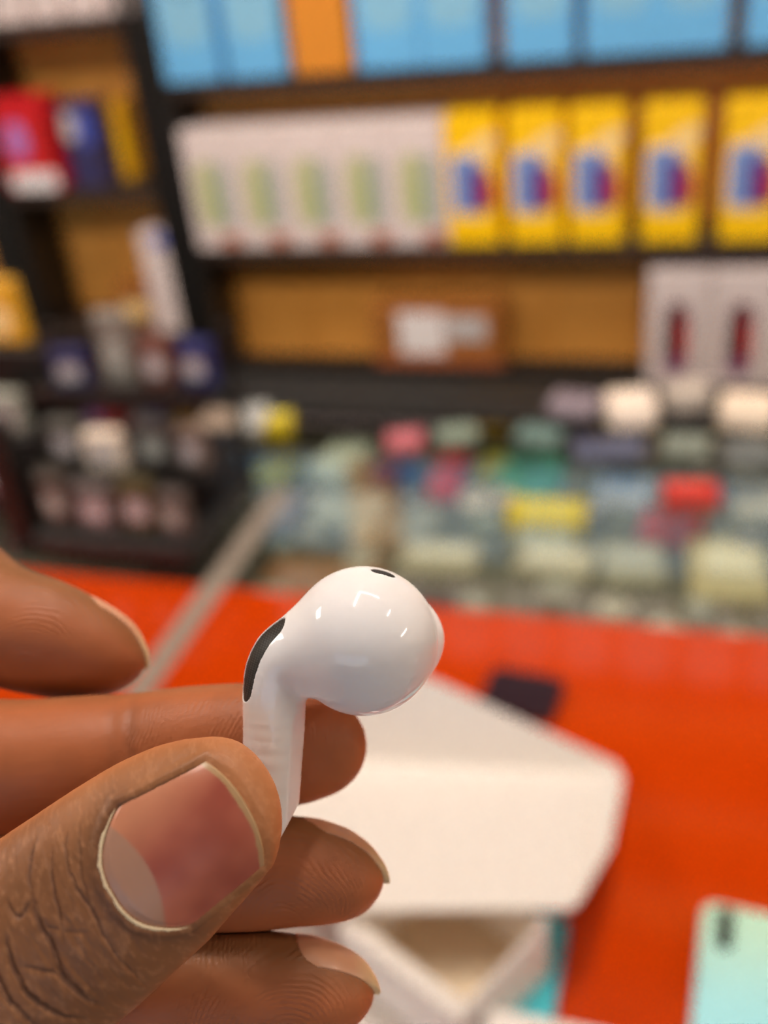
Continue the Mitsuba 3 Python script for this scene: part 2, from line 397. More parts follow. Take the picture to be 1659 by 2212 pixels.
LOW = [('dark_blue_pouch', 'carton_navy', -0.775, 0.060, 0.10, 'dark blue pouch on the lowest shelf beside the black upright', 'pouch'), ('brown_pouch', 'carton_brown', -0.838, 0.05, 0.13, 'brown pouch on the lowest shelf left of the dark blue pouch', 'pouch'),
       ('grey_pouch', 'print_grey', -0.905, 0.07, 0.19, 'tall grey pouch at the left end of the lowest shelf', 'pouch')]
for k, b, x, w, h, t, c in LOW:
    put(k, carton(w, 0.05, h, b, [('label_patch', 0, h * .55, w * .6, h * .3, 0, 'print_cloud' if b == 'print_grey' else 'print_rust' if b == 'carton_brown' else 'print_blue', 4)]), place(x, FACE + .02, 0.60))
    tag(k, t, c)
put('far_white_box', carton(0.09, 0.06, 0.10, 'print_paper', [('green_label', 0, .06, .05, .05, 0, 'print_olive', 4)]), place(-1.085, FACE - .004, 0.62 + .0)); tag('far_white_box', 'white box with an olive label on the shelf at the far left edge', 'box')

# ------------------------------------------------------------------ the counter with its glass top
CX0, CX1, CY0, CY1 = -1.25, 0.95, 0.14, 0.985


def mat_orange(p, n, uv):
    return mikit.mix((0.53, 0.040, 0.001), (0.59, 0.048, 0.0015), mikit.fbm(p.x * 40, p.y * 40, 1.0))


scene['orange_sheet'] = {'type': 'twosided', 'b': {'type': 'principled', 'base_color': mikit.proc(mat_orange), 'roughness': 0.09, 'specular': 0.5}}
mat('case_lining', (104, 105, 94), 0.6, 0.3)
scene['clear_glass'] = {'type': 'thindielectric', 'int_ior': 1.5, 'specular_transmittance': {'type': 'rgb', 'value': [0.91, 0.94, 0.88]}}
mat('glass_edge', (120, 165, 148), 0.25, 0.5)
IN_Z = CZ - 0.050                                       # the display floor under the glass
add('display_counter__base', cat_(box(CX0, CX1, CY0 + .02, CY1 - .012, 0.05, IN_Z - .02), box(CX0 + .02, CX1 - .02, CY0 + .05, CY1 - .03, 0, 0.05)), 'black_laminate')
add('display_counter__display_floor', box(CX0 + .012, CX1 - .012, 0.60, CY1 - .012, IN_Z - .02, IN_Z), 'case_lining')
add('display_counter__front_block', box(CX0, CX1, CY0, 0.592, IN_Z - .02, CZ - .006), 'black_laminate')
add('display_counter__back_rail', box(CX0, CX1, CY1 - .012, CY1, 0.05, CZ - .007, .002), 'black_laminate')
add('display_counter__side_rail', box(CX0, CX0 + .012, 0.592, CY1 - .012, IN_Z - .02, CZ - .007), 'black_laminate')
add('display_counter__side_rail_001', box(CX1 - .012, CX1, 0.592, CY1 - .012, IN_Z - .02, CZ - .007), 'black_laminate')
gv = np.array([[CX0, 0.592, CZ], [CX1, 0.592, CZ], [CX1, CY1, CZ], [CX0, CY1, CZ]])
scene['display_counter__glass_top'] = mikit.ply(trimesh.Trimesh(gv, [[0, 1, 2], [0, 2, 3]], process=False), 'clear_glass')
add('display_counter__glass_edge', box(CX0, CX1, CY1, CY1 + .003, CZ - .006, CZ, 0), 'glass_edge')
add('display_counter__rear_ledge', box(CX0, CX1, .897, CY1 + .003, CZ + .0004, CZ + .006, .002), 'black_laminate')
tag('display_counter', 'long display counter with a glass top behind the orange mat', 'counter')
add('orange_mat', box(CX0 + .004, CX1 - .004, CY0 + .004, 0.590, CZ - .0055, CZ, .001), 'orange_sheet')
tag('orange_mat', 'glossy orange mat covering the front of the counter', 'mat')
add('joint_strip', box(-0.3640, -0.3450, CY0 + .004, 0.74, CZ + .0003, CZ + .0018), 'strip_grey')
mat('strip_grey', (150, 138, 126), 0.5, 0.4)
tag('joint_strip', 'pale metal strip running across the orange mat into the glass counter', 'strip')

# ---- small goods lying under the glass: name, words, colour, x, y, w, d, h, turn
mat('g_shine', (250, 246, 236), 0.15, 0.6)


def pack(key, label, c, x, y, w, d, h, turn, z=None, shape='pack', cat='accessory pack', c2=None, group=None):
    """A small pack: card or case with a rounded outline and a window or label on top."""
    b = mat('goods_' + '_'.join(map(str, c)), c, 0.4, 0.4)
    b2 = mat('goods_' + '_'.join(map(str, c2)), c2, 0.3, 0.4) if c2 else 'print_cloud'
    z = IN_Z + 0.0003 if z is None else z
    M = place(x, y, z, turn)
    if shape == 'coil':                                  # a coiled cable
        a = np.linspace(0, 6 * np.pi, 90)
        r = w / 2 - 0.004 - 0.0006 * a / np.pi
        pth = np.c_[r * np.cos(a), r * np.sin(a) * d / w, 0.003 + 0.0022 * a / np.pi / 2]
        v, f = tube_path(pth, 0.0022)
        scene[key + '__cable'] = {**mikit.ply((v, f), b, smooth=True), 'to_world': M}
        scene[key + '__tie'] = {**mikit.ply(box(w / 2 - .011, w / 2 + .001, -.004, .004, 0, h, .001), b2), 'to_world': M}
    else:
        scene[key + '__' + ('case' if shape == 'case' else 'card')] = {**mikit.ply(rounded_slab(w, d, h, 0.25 * min(w, d) if shape == 'case' else 0.08 * min(w, d), 5, 0.15 * h), b, smooth=30), 'to_world': M}
        if shape == 'case':
            scene[key + '__camera_cutout'] = {**mikit.ply(rounded_slab(w * .32, d * .16, .0006, .003, 4), b2), 'to_world': M @ T().translate([-w * .22, d * .34, h])}
        else:
            scene[key + '__label'] = {**mikit.ply(rounded_slab(w * .7, d * .42, .0006, .002, 4), b2), 'to_world': M @ T().translate([0, d * .12, h])}
    tag(key, label, cat, group)


def tube_path(p, r, n=8):
    tg = np.gradient(p, axis=0)
    tg /= np.linalg.norm(tg, axis=1, keepdims=True)
    s = np.cross(tg, [0, 0, 1.0])
    s /= np.linalg.norm(s, axis=1, keepdims=True) + 1e-9
    u = np.cross(s, tg)
    a = np.arange(n) * 2 * np.pi / n
    v = (p[:, None] + r * (np.cos(a)[None, :, None] * s[:, None] + np.sin(a)[None, :, None] * u[:, None])).reshape(-1, 3)
    k = len(p)
    i, j = np.meshgrid(np.arange(k - 1), np.arange(n), indexing='ij')
    q = np.stack([i * n + j, i * n + (j + 1) % n, (i + 1) * n + (j + 1) % n, (i + 1) * n + j], -1).reshape(-1, 4)
    f = np.vstack([q[:, [0, 1, 2]], q[:, [0, 2, 3]], [[0, b + 1, b] for b in range(1, n - 1)], [[(k - 1) * n, (k - 1) * n + b, (k - 1) * n + b + 1] for b in range(1, n - 1)]])
    return v, f


LEDGE_Z, GLASS_Z = CZ + 0.0064, CZ + 0.0006
G = [  # key, label, colour, x, y, w, d, h, turn, shape, category, second colour, on top of the glass
    ('accessory_pack', 'yellow pack on the glass right behind the end of the metal strip', (206, 182, 20), -.402, .858, .026, .034, .014, 14, 'pack', 'accessory pack', (240, 225, 90), 2),
    ('accessory_pack', 'olive yellow pack under the glass just in front of the bright yellow pack', (168, 166, 30), -.409, .845, .036, .048, .015, -6, 'pack', 'accessory pack', (190, 184, 60)),
    ('accessory_pack', 'beige pack on the glass left of the bright yellow pack', (176, 158, 142), -.466, .850, .040, .050, .014, 3, 'pack', 'accessory pack', (170, 150, 130), 2),
    ('phone_case', 'pale silvery phone case between the beige and the yellow pack', (186, 186, 182), -.436, .868, .030, .062, .010, 12, 'case', 'phone case', (120, 120, 118), 2),
    ('phone_case', 'pale green white phone case left of the pink pack', (204, 212, 196), -.352, .885, .042, .080, .010, -15, 'case', 'phone case', (140, 150, 140)),
    ('accessory_pack', 'pink pack on the glass behind the navy case', (176, 92, 102), -.266, .842, .036, .036, .006, 16, 'pack', 'accessory pack', (206, 120, 126), 2),
    ('phone_case', 'dark navy case under the glass in front of the pink pack', (34, 44, 110), -.283, .862, .052, .042, .010, -3, 'case', 'phone case', (24, 30, 80)),
    ('accessory_pack', 'narrow red pack under the glass right of the navy case', (190, 56, 58), -.229, .858, .030, .082, .014, 2, 'pack', 'accessory pack', (214, 90, 84)),
    ('phone_case', 'pale green case behind the narrow red pack', (128, 142, 126), -.219, .862, .040, .032, .005, 24, 'case', 'phone case', (140, 156, 140), 2),
    ('accessory_pack', 'thin olive pack left of the teal case', (150, 146, 40), -.190, .878, .022, .052, .012, -4, 'pack', 'accessory pack', (130, 126, 40)),
    ('phone_case', 'teal green phone case under the glass near the middle', (84, 158, 140), -.150, .872, .062, .072, .010, 3, 'case', 'phone case', (60, 120, 108)),
    ('phone_case', 'pale blue green case behind the teal case', (104, 130, 124), -.140, .866, .044, .030, .005, -18, 'case', 'phone case', (110, 140, 136), 2),
    ('phone_case', 'wide slate blue phone case right of the teal case', (84, 88, 110), -.073, .842, .064, .036, .006, 12, 'case', 'phone case', (70, 74, 100), 2),
    ('accessory_pack', 'long yellow pack lying under the glass in front of the teal case', (224, 200, 22), -.123, .796, .072, .042, .014, 2, 'pack', 'accessory pack', (236, 214, 50)),
    ('accessory_pack', 'white and blue pack left of the bright red pack', (206, 214, 230), -.060, .848, .050, .042, .012, -3, 'pack', 'accessory pack', (150, 180, 230)),
    ('accessory_pack', 'bright red pack on the glass at the right', (176, 40, 34), .001, .768, .046, .034, .008, 4, 'pack', 'accessory pack', (222, 80, 60), 2),
    ('accessory_pack', 'dull red pack under the glass below the bright red one', (176, 70, 72), -.013, .788, .052, .046, .012, -6, 'pack', 'accessory pack', (150, 54, 60)),
    ('cream_pouch', 'cream white pouch on the glass below the white boxes, beside a greyish one', (244, 226, 208), -.058, .900, .046, .050, .022, 12, 'case', 'pouch', (220, 200, 180), 1),
    ('cream_pouch', 'rounded cream pouch on the glass at the right edge', (244, 224, 200), .047, .902, .050, .044, .022, -8, 'case', 'pouch', (220, 200, 180), 1),
    ('cream_pouch', 'greyish cream pouch on the glass between the two cream pouches', (190, 178, 166), -.008, .935, .042, .036, .020, 20, 'case', 'pouch', (150, 140, 130), 1),
    ('accessory_pack', 'mauve grey pack on the glass left of the cream pouch', (150, 136, 146), -.112, .915, .046, .036, .012, -10, 'pack', 'accessory pack', (120, 108, 120), 1),
    ('earphone_cable', 'small white coiled cable left of the long yellow pack', (240, 232, 222), -.194, .818, .034, .034, .008, 0, 'coil', 'cable', (200, 196, 190)),
    ('earphone_cable', 'small cream coiled cable between the white coil and the long yellow pack', (232, 216, 200), -.166, .826, .026, .026, .008, 0, 'coil', 'cable', (200, 190, 180)),
    ('clear_case_pack', 'pale cream pack under the glass right behind the earbud', (180, 174, 152), -.205, .715, .070, .046, .010, 4, 'pack', 'accessory pack', (220, 214, 190)),
    ('clear_case_pack', 'pale cream pack at the front of the display in the middle', (184, 178, 156), -.105, .722, .066, .044, .010, -5, 'pack', 'accessory pack', (224, 216, 190)),
    ('clear_case_pack', 'large pale yellowish pack at the front right of the display', (194, 184, 146), .034, .728, .062, .090, .012, 3, 'pack', 'accessory pack', (230, 222, 190)),
    ('clear_case_pack', 'pale grey pack left of the large yellowish pack', (170, 168, 150), -.042, .726, .050, .056, .010, 8, 'pack', 'accessory pack', (186, 184, 170)),
    ('phone_case', 'pale grey phone case right of the end of the metal strip', (176, 182, 178), -.310, .785, .072, .056, .010, -4, 'case', 'phone case', (140, 144, 140)),
    ('phone_case', 'lavender grey phone case beside the end of the metal strip', (158, 156, 172), -.378, .772, .040, .056, .010, 10, 'case', 'phone case', (110, 110, 130)),
    ('brown_parcel_flat', 'flat brown cardboard mailer under the glass behind the orange mat', (140, 100, 62), -.300, .668, .110, .060, .010, 2, 'pack', 'mailer', (150, 112, 74)),
    ('phone_case', 'black phone case lying at the front of the display right of the earbud', (40, 42, 42), -.200, .648, .090, .036, .008, -2, 'case', 'phone case', (20, 20, 20)),
    ('phone_case', 'sage grey phone case behind the bright red pack', (128, 136, 124), -.005, .850, .042, .034, .010, -3, 'case', 'phone case', (120, 128, 118), 2),
    ('phone_case', 'dark grey phone case right of the sage grey one', (104, 108, 106), .048, .842, .044, .044, .010, 6, 'case', 'phone case', (70, 72, 72), 2),
    ('accessory_pack', 'off white pack right of the bright red pack', (214, 210, 196), .057, .842, .040, .050, .012, 5, 'pack', 'accessory pack', (190, 186, 170)),
    ('phone_case', 'grey phone case in front of the narrow red pack', (150, 152, 146), -.245, .765, .050, .058, .010, 6, 'case', 'phone case', (116, 118, 114)),
    ('phone_case', 'greyish green case in front of the long yellow pack', (168, 172, 156), -.120, .755, .056, .030, .009, -4, 'case', 'phone case', (130, 134, 120)),
]
seen = {}
for k, lab, c, x, y, w, d, h, a, shp, ct, c2, *top in G:
    n = seen[k] = seen.get(k, -1) + 1
    pack(key_n(k, n), lab, c, x, y, w, d, h, a, z=None if not top else LEDGE_Z if top[0] == 1 else GLASS_Z, shape=shp, cat=ct, c2=c2, group={'case': 'phone cases under the glass', 'pack': 'packs on show in the counter', 'coil': 'coiled cables'}[shp] if not top else 'goods lying on the glass')

# the jumble of little packs between them
r = np.random.default_rng(11)
taken = [(g[3], g[4]) for g in G if len(g) == 12]
TONES = [((150, 150, 140), 'grey'), ((92, 94, 88), 'dark grey'), ((200, 196, 182), 'off white'), ((58, 58, 56), 'black'), ((132, 140, 128), 'grey green')]
count = [0] * len(TONES)
for x, y in [(a + .012 * ((k * 7) % 3 - 1), c) for k, c in enumerate(np.arange(.635, .885, .034)) for a in np.arange(-.56, .10, .047)]:
    x, y = x + r.uniform(-.01, .01), y + r.uniform(-.008, .008)
    if y > .74 or r.uniform() < .55:
        if min(math.hypot(x - a, (y - c)) for a, c in taken) < .036 or (x < -.37 and y < .75):
            continue
        taken.append((x, y))
        q = int(r.integers(0, 5)) if y > .76 else int(r.choice([0, 2, 2, 4]))
        c, word = TONES[q]
        k = key_n('little_pack_' + word.replace(' ', '_'), count[q])
        count[q] += 1
        b_ = mat('goods_' + '_'.join(map(str, c)), c, 0.4, 0.4)
        M = place(x, y, IN_Z + .0004, r.uniform(-40, 40))
        w, d, h = r.uniform(.020, .032), r.uniform(.018, .030), r.uniform(.006, .018)
        scene[k + '__card'] = {**mikit.ply(rounded_slab(w, d, h, .003, 3, .001), b_), 'to_world': M}
        scene[k + '__label'] = {**mikit.ply(rounded_slab(w * .6, d * .4, .0005, .002, 3), 'print_cloud' if q in (1, 3) else 'print_grey'), 'to_world': M @ T().translate([0, d * .1, h])}
        tag(k, f'little {word} pack in the jumble under the counter glass', 'accessory pack', f'little {word} packs under the glass')
# ---- the black rack of small goods at the left
mat('wire_black', (18, 18, 18), 0.4, 0.5)
RX0, RX1, RY0, RY1 = -0.555, -0.375, 0.60, 0.74
add('accessory_rack__base', box(RX0 + .03, RX1, RY0, RY1, CZ + .0006, CZ + .030, .006), 'wire_black')
for i, (x, y) in enumerate(((RX0 + .012, RY0 + .02), (RX1 - .006, RY1 - .006), (RX0 + .012, RY1 - .012))):
    w = .011 if i == 0 else .004
    add('accessory_rack__' + key_n('post', i), box(x - w, x + w, y - w, y + w, CZ + .0006, CZ + (.125 if i == 0 else .165), .002), 'wire_black')
for i, z in enumerate((.062, .118)):
    y0 = RY0 + .045 + .035 * i
    add('accessory_rack__' + key_n('tier', i), cat_(box(RX0 + .01, RX1, y0, RY1, CZ + z - .004, CZ + z, .001), box(RX0 + .01, RX1, y0 - .003, y0, CZ + z - .004, CZ + z + .008, .001)), 'wire_black')
tag('accessory_rack', 'black tiered rack of small goods on the glass left of the metal strip', 'rack')
RK = [('rack_pack', 'grey pack standing on the black base of the rack, leftmost', (64, 60, 54), -.500, .612, .030, .050), ('rack_pack', 'pale grey pack standing on the black base of the rack, second from the left', (92, 86, 84), -.462, .610, .036, .044),
      ('rack_pack', 'olive grey pack on the black base of the rack, third from the left', (76, 70, 44), -.424, .612, .030, .048), ('rack_pack', 'taupe pack on the black base of the rack, rightmost', (80, 72, 68), -.393, .611, .026, .040),
      ('rack_pack', 'dark grey pack on the middle tier of the rack, leftmost', (82, 80, 74), -.512, .662, .034, .040), ('rack_pack', 'cream white rounded pack on the middle tier of the rack', (236, 220, 200), -.470, .652, .034, .036),
      ('rack_pack', 'charcoal pack on the middle tier right of the cream one', (62, 58, 56), -.428, .662, .036, .044), ('rack_pack', 'brown grey pack on the middle tier of the rack, rightmost', (110, 96, 88), -.394, .662, .024, .038),
      ('rack_pack', 'navy pack on the top tier of the rack, leftmost', (40, 42, 84), -.510, .692, .034, .036), ('rack_pack', 'tall grey pack on the top tier of the rack', (128, 124, 116), -.468, .700, .030, .066), ('rack_pack', 'reddish brown pack on the top tier of the rack', (110, 70, 60), -.432, .700, .028, .046),
      ('rack_pack', 'dark blue pack on the top tier of the rack, rightmost', (36, 42, 96), -.396, .700, .030, .042)]
for i, (k, lab, c, x, y, w, h) in enumerate(RK):
    z = CZ + (.0302 if i < 4 else .0622 if i < 8 else .1182)
    b = mat('goods_' + '_'.join(map(str, c)), c, 0.4, 0.4)
    kk = key_n(k, i)
    M = place(x, y, z, (i * 37 % 11) - 5)
    scene[kk + '__card'] = {**mikit.ply(box(-w / 2, w / 2, 0, .014, 0, h, .003), b), 'to_world': M}
    scene[kk + '__label'] = {**mikit.ply(oval(0, h * .45, w * .6, h * .4, .0001, p=4), 'print_cloud' if i % 3 else 'print_grey'), 'to_world': M}
    tag(kk, lab, 'accessory pack', 'packs on the black rack')
# ---- stepped stand at the far left
for i, (y, z, h) in enumerate(((.66, .0, .02), (.70, .02, .045), (.74, .045, .09))):
    add('stepped_stand__' + key_n('step', i), box(-.70, -.567, y, y + .04, CZ + .0006, CZ + z + h, .002), 'black_laminate')
tag('stepped_stand', 'low black stepped stand at the left edge of the counter', 'stand')
ST = [('stand_pack', 'dark pink pack at the front of the stepped stand', (176, 60, 74), -.600, .668, .040, .034, 0), ('stand_pack', 'grey green pack on the middle step of the stand', (150, 152, 140), -.605, .706, .044, .040, 1),
      ('stand_pack', 'golden pack with a cream disc on the top step of the stand', (214, 158, 40), -.612, .748, .050, .060, 2)]
for i, (k, lab, c, x, y, w, h, st) in enumerate(ST):
    b = mat('goods_' + '_'.join(map(str, c)), c, 0.4, 0.4)
    kk = key_n(k, i)
    M = place(x, y, CZ + (.0202, .0652, .1352)[st])
    scene[kk + '__card'] = {**mikit.ply(box(-w / 2, w / 2, 0, .014, 0, h, .003), b), 'to_world': M}
    scene[kk + '__label'] = {**mikit.ply(oval(0, h * .4, w * .6, h * .5, .0001, p=2), 'print_cream' if st == 2 else 'print_cloud'), 'to_world': M}
    tag(kk, lab, 'accessory pack')

# ------------------------------------------------------------------ things on the orange mat
mat('white_card', (232, 226, 220), 0.55, 0.35)
mat('card_inside', (226, 208, 180), 0.6, 0.3)
B = CZ + 0.0004
th = 0.0014
C = 'opened_white_carton__'
# the tray: a rectangular box turned on its corner, lying on the cyan phone; the lid is folded back over its far half
R_, N_, L_ = np.array([-.0505, .303]), np.array([-.0808, .2482]), np.array([-.1433, .2809])
F_ = R_ + L_ - N_
ZB, ZT = CZ + 0.0078, CZ + 0.046


def wall(a, b, za=ZT, zb=ZT):
    return sheet([(*a, ZB), (*b, ZB), (*b, zb), (*a, za)], th)


add(C + 'tray_floor', sheet([(*R_, ZB + .001), (*F_, ZB + .001), (*L_, ZB + .001), (*N_, ZB + .001)], th), 'card_inside')
add(C + 'tray_wall', wall(N_, R_), 'white_card')
add(C + 'tray_wall_001', wall(L_, N_), 'white_card')
add(C + 'tray_wall_002', wall(R_, F_, ZT, ZT - .022), 'white_card')
add(C + 'tray_wall_003', wall(F_, L_, ZT - .022, ZT), 'white_card')
inner = lambda a, b, k: sheet([(*a, ZT - .001), (*b, ZT - .001), (*(b + k), ZT - .007), (*(a + k), ZT - .007)], th)
add(C + 'tray_rim', inner(L_, N_, np.array([.005, .009])), 'white_card')
ZF, ZK = CZ + .0490, CZ + .004                           # the lid: front edge resting on the tray, back edge low
add(C + 'lid_floor', sheet([(-.215, .270, ZF), (-.0387, .3090, ZF), (-.0465, .437, ZK), (-.215, .420, ZK)], th), 'white_card')
add(C + 'lid_back_flap', sheet([(-.215, .4205, ZK), (-.0465, .4375, ZK), (-.0312, .4426, CZ + .010), (-.138, .4516, CZ + .050), (-.215, .452, CZ + .070)], th), 'white_card')
add(C + 'lid_side_flap', sheet([(-.0462, .437, ZK), (-.0392, .311, ZF - .001), (-.0368, .3107, CZ + .053), (-.0278, .3650, CZ + .029), (-.0261, .4276, CZ + .013), (-.0305, .4420, CZ + .0095)], th), 'white_card')
tag('opened_white_carton', 'opened white cardboard carton with lid folded back on the orange mat', 'carton')
add('small_white_box__base', box(-.068, -.016, .206, .2605, CZ + .0080, CZ + .022, .002), 'white_card')
add('small_white_box__lid', box(-.069, -.015, .205, .2615, CZ + .016, CZ + .038, .002), 'white_card')
add('white_leaflet', sheet([(-.235, .185, B + .0008), (-.088, .185, B + .0008), (-.088, .262, B + .0008), (-.150, .330, B + .0008), (-.235, .330, B + .0008)], .0006), 'white_card')
tag('white_leaflet', 'white sheet of paper under the left corner of the opened carton', 'paper')
tag('small_white_box', 'small closed white box resting on the cyan phone in front of the carton', 'box')


def phone_back(p, n, uv):
    t = dr.clip((p.y - 0.285) / 0.08, 0, 1)
    return mikit.mix((0.40, 0.84, 0.92), (0.54, 0.84, 0.66), mikit.smoothstep(0.1, 0.9, t))


scene['mint_gloss'] = {'type': 'twosided', 'b': {'type': 'principled', 'base_color': mikit.proc(phone_back), 'roughness': 0.22, 'specular': 0.4}}
mat('phone_rim', (150, 196, 196), 0.3, 0.5, metallic=0.4)
mat('lens_black', (14, 14, 16), 0.15, 0.6)
mat('dark_phone', (38, 22, 36), 0.25, 0.5)
mat('cyan_gloss', (66, 190, 204), 0.25, 0.5)
mat('deep_blue', (30, 86, 130), 0.3, 0.5)


def phone(key, cx, cy, w, l, turn, back, rim, lab, cam=None):
    M = place(cx, cy, B, turn)
    scene[key + '__frame'] = {**mikit.ply(rounded_slab(w, l, .0065, .007, 8, .0014), rim, smooth=35), 'to_world': M}
    scene[key + '__back_glass'] = {**mikit.ply(rounded_slab(w - .0016, l - .0016, .0009, .0062, 8, .0003), back, smooth=35), 'to_world': M @ T().translate([0, 0, .0062])}
    if cam:
        x, y, cw, cl = cam
        scene[key + '__camera_bump'] = {**mikit.ply(rounded_slab(cw, cl, .0014, cw * .48, 8, .0003), 'lens_black', smooth=35), 'to_world': M @ T().translate([x, y, .0071])}
        for i in range(3):
            scene[f'{key}__camera_bump__' + key_n('lens', i)] = {**mikit.ply(rounded_slab(cw * .62, cw * .62, .0005, cw * .3, 8), 'dark_phone'), 'to_world': M @ T().translate([x, y + cl * (.3 - .3 * i), .0085])}
    tag(key, lab, 'phone')


phone('phone', 0.0503, .283, .072, .149, -3.5, 'mint_gloss', 'phone_rim', 'mint green phone with a slim black camera strip lying at the right', (-.0245, .0595, .0072, .0235))
phone('phone_001', -.0955, .499, .050, .040, -6, 'dark_phone', 'dark_phone', 'small black phone lying on the orange mat behind the carton')
phone('phone_002', -.0625, .292, .037, .090, 0, 'cyan_gloss', 'deep_blue', 'cyan blue phone lying partly under the right side of the carton')
# ------------------------------------------------------------------ the earbud in the fingers
BULB = np.array([2.5, 5.28, 0.0])
OUT = np.array([0.72, -0.06, -0.69])                # where the ear tip points: right and away
OUT /= np.linalg.norm(OUT)
STEM_A, STEM_B = np.array([-7.2, -17.2, 0.0]), np.array([-8.05, -1.5, 0.0])
KEYS = np.array([(-8.75, -21.0, 0, 3.1), (-8.286, -8.76, 0, 3.483), (-8.12, -4.4, 0, 3.62), (-8.06, -1.1, 0, 3.73), (-7.46, 1.65, 0, 4.0), (-6.05, 3.35, 0, 4.2)])
kk = np.linspace(0, len(KEYS) - 1, 15)
CHAIN = np.stack([PchipInterpolator(range(len(KEYS)), KEYS[:, q])(kk) for q in range(4)], 1)
FLAT_N = np.array([0.90, 0.03, 0.43])
FLAT_N /= np.linalg.norm(FLAT_N)
VENT_SIDE = np.array([(-7.7, 6.75, 1.7), (-9.2, 4.6, 1.7), (-10.2, 2.2, 1.55), (-10.75, -0.1, 1.3)])
VENT_TOP = np.array([(4.3, 14.03, 2.0), (5.65, 13.7, 2.0)])


def bud_shell(p):
    d = None
    for a, b in zip(CHAIN[:-1], CHAIN[1:]):
        q = round_cone(p, a[:3], b[:3], a[3], b[3])
        d = q if d is None else smin(d, q, 0.12)
    # the stem is cut off at its end and carries a pressed-in flat along its inner side
    d = smax(d, -(p[:, 1] + 17.4), 0.4)
    d = np.where(p[:, 1] < -9, smax(d, (p[:, 0] + 5.43) * 0.86 - (p[:, 1] + 14.46) * 0.51, 0.2), d)
    y = p[:, 1]
    depth = 0.2 * np.clip((-3.0 - y) / 0.7, 0, 1)
    axis_x = -8.12 + (y + 4.4) * 0.035
    q = (p - np.stack([axis_x, y, 0 * y], 1)) @ FLAT_N - (3.62 + (y + 4.4) * 0.035) + depth
    d = np.where(y < -1.5, smax(d, np.where(y < -2.9, q, q - 3.0 * (y + 2.9)), 0.25), d)
    neck = round_cone(p, CHAIN[-1, :3], BULB, CHAIN[-1, 3], 8.6)
    arch = np.hypot(p[:, 0] + 2.2, p[:, 1] + 6.6) - 5.0     # the hollow under the neck
    neck = smin(smax(neck, -arch, 1.6), np.linalg.norm(p - BULB, axis=1) - 8.6, 0.3)
    d = smin(d, neck, 0.8)
    # the bulb swells away from the face, towards the ear tip
    d = smin(d, round_cone(p, BULB, BULB + np.array([1.1, -0.1, -3.0]), 8.45, 7.0), 0.8)
    # seam between the front and the ear side
    t = (p - BULB) @ OUT
    return d + 0.09 * np.exp(-((t - 4.6) / 0.11) ** 2)


def settle(pts):
    """Moves points onto the shell."""
    p = np.array(pts, float)
    for _ in range(12):
        g = np.stack([bud_shell(p + 0.02 * np.eye(3)[k]) - bud_shell(p - 0.02 * np.eye(3)[k]) for k in range(3)], 1) / 0.04
        p = p - bud_shell(p)[:, None] * g / np.maximum((g ** 2).sum(1), 0.2)[:, None]
    return p


VENT_SIDE, VENT_TOP = settle(np.stack([PchipInterpolator(range(4), VENT_SIDE[:, k])(np.linspace(0, 3, 13)) for k in range(3)], 1)), settle(VENT_TOP)


def pill(p, pts, r):
    d = None
    for a, b in zip(pts[:-1], pts[1:]):
        ba = b - a
        h = np.clip(((p - a) @ ba) / (ba @ ba), 0, 1)
        e = np.linalg.norm(p - a - h[:, None] * ba, axis=1) - r
        d = e if d is None else np.minimum(d, e)
    return d


def bud_body(p):
    d = bud_shell(p)
    for pts, r in ((VENT_SIDE, 1.6), (VENT_TOP, 0.8)):
        d = smax(d, -np.maximum(pill(p, pts, r + 0.05), -(d + 0.30)), 0.06)
    return d


def vent(pts, r):
    def fn(p):
        d = bud_shell(p)
        return smax(smax(d + 0.10, pill(p, pts, r), 0.06), -(d + 0.9), 0.05)
    return fn


def bud_part(key, fn, lo, hi, h, bsdf):
    v, f, n = surface_nets(fn, lo, hi, h)
    t = v[f]
    if np.einsum('ij,ij->i', t[:, 0], np.cross(t[:, 1], t[:, 2])).sum() < 0:
        f = f[:, ::-1]
    scene[key] = hand_ply(v, f, n, bsdf)


mat('earbud_white', (240, 239, 241), 0.07, 0.5)
mat('ear_tip_silicone', (236, 234, 236), 0.33, 0.45, flatness=0.5)
mat('contact_silver', (190, 190, 190), 0.3, 0.5, metallic=1.0)


def grille(p, n, uv):
    x, y, z = local(p)
    a, b = (x * 0.8 + y * 0.6) / 0.2, (x * -0.45 + y * 0.9) / 0.2
    w = dr.sin(a * 3.1416) * dr.sin(b * 3.1416)
    return mikit.mix((0.012, 0.012, 0.012), (0.045, 0.043, 0.042), mikit.smoothstep(-0.1, 0.5, w))


mat('vent_mesh_black', mikit.proc(grille), 0.5, 0.4)
bud_part('earbud__shell', bud_body, (-13, -19.5, -13), (13, 15.2, 10), 0.14, 'earbud_white')
bud_part('earbud__vent_mesh', vent(VENT_SIDE, 1.6), (-14, -3, -1), (-5, 9, 5), 0.09, 'vent_mesh_black')
bud_part('earbud__vent_mesh_001', vent(VENT_TOP, 0.8), (2, 11, -2), (9, 16, 5), 0.09, 'vent_mesh_black')
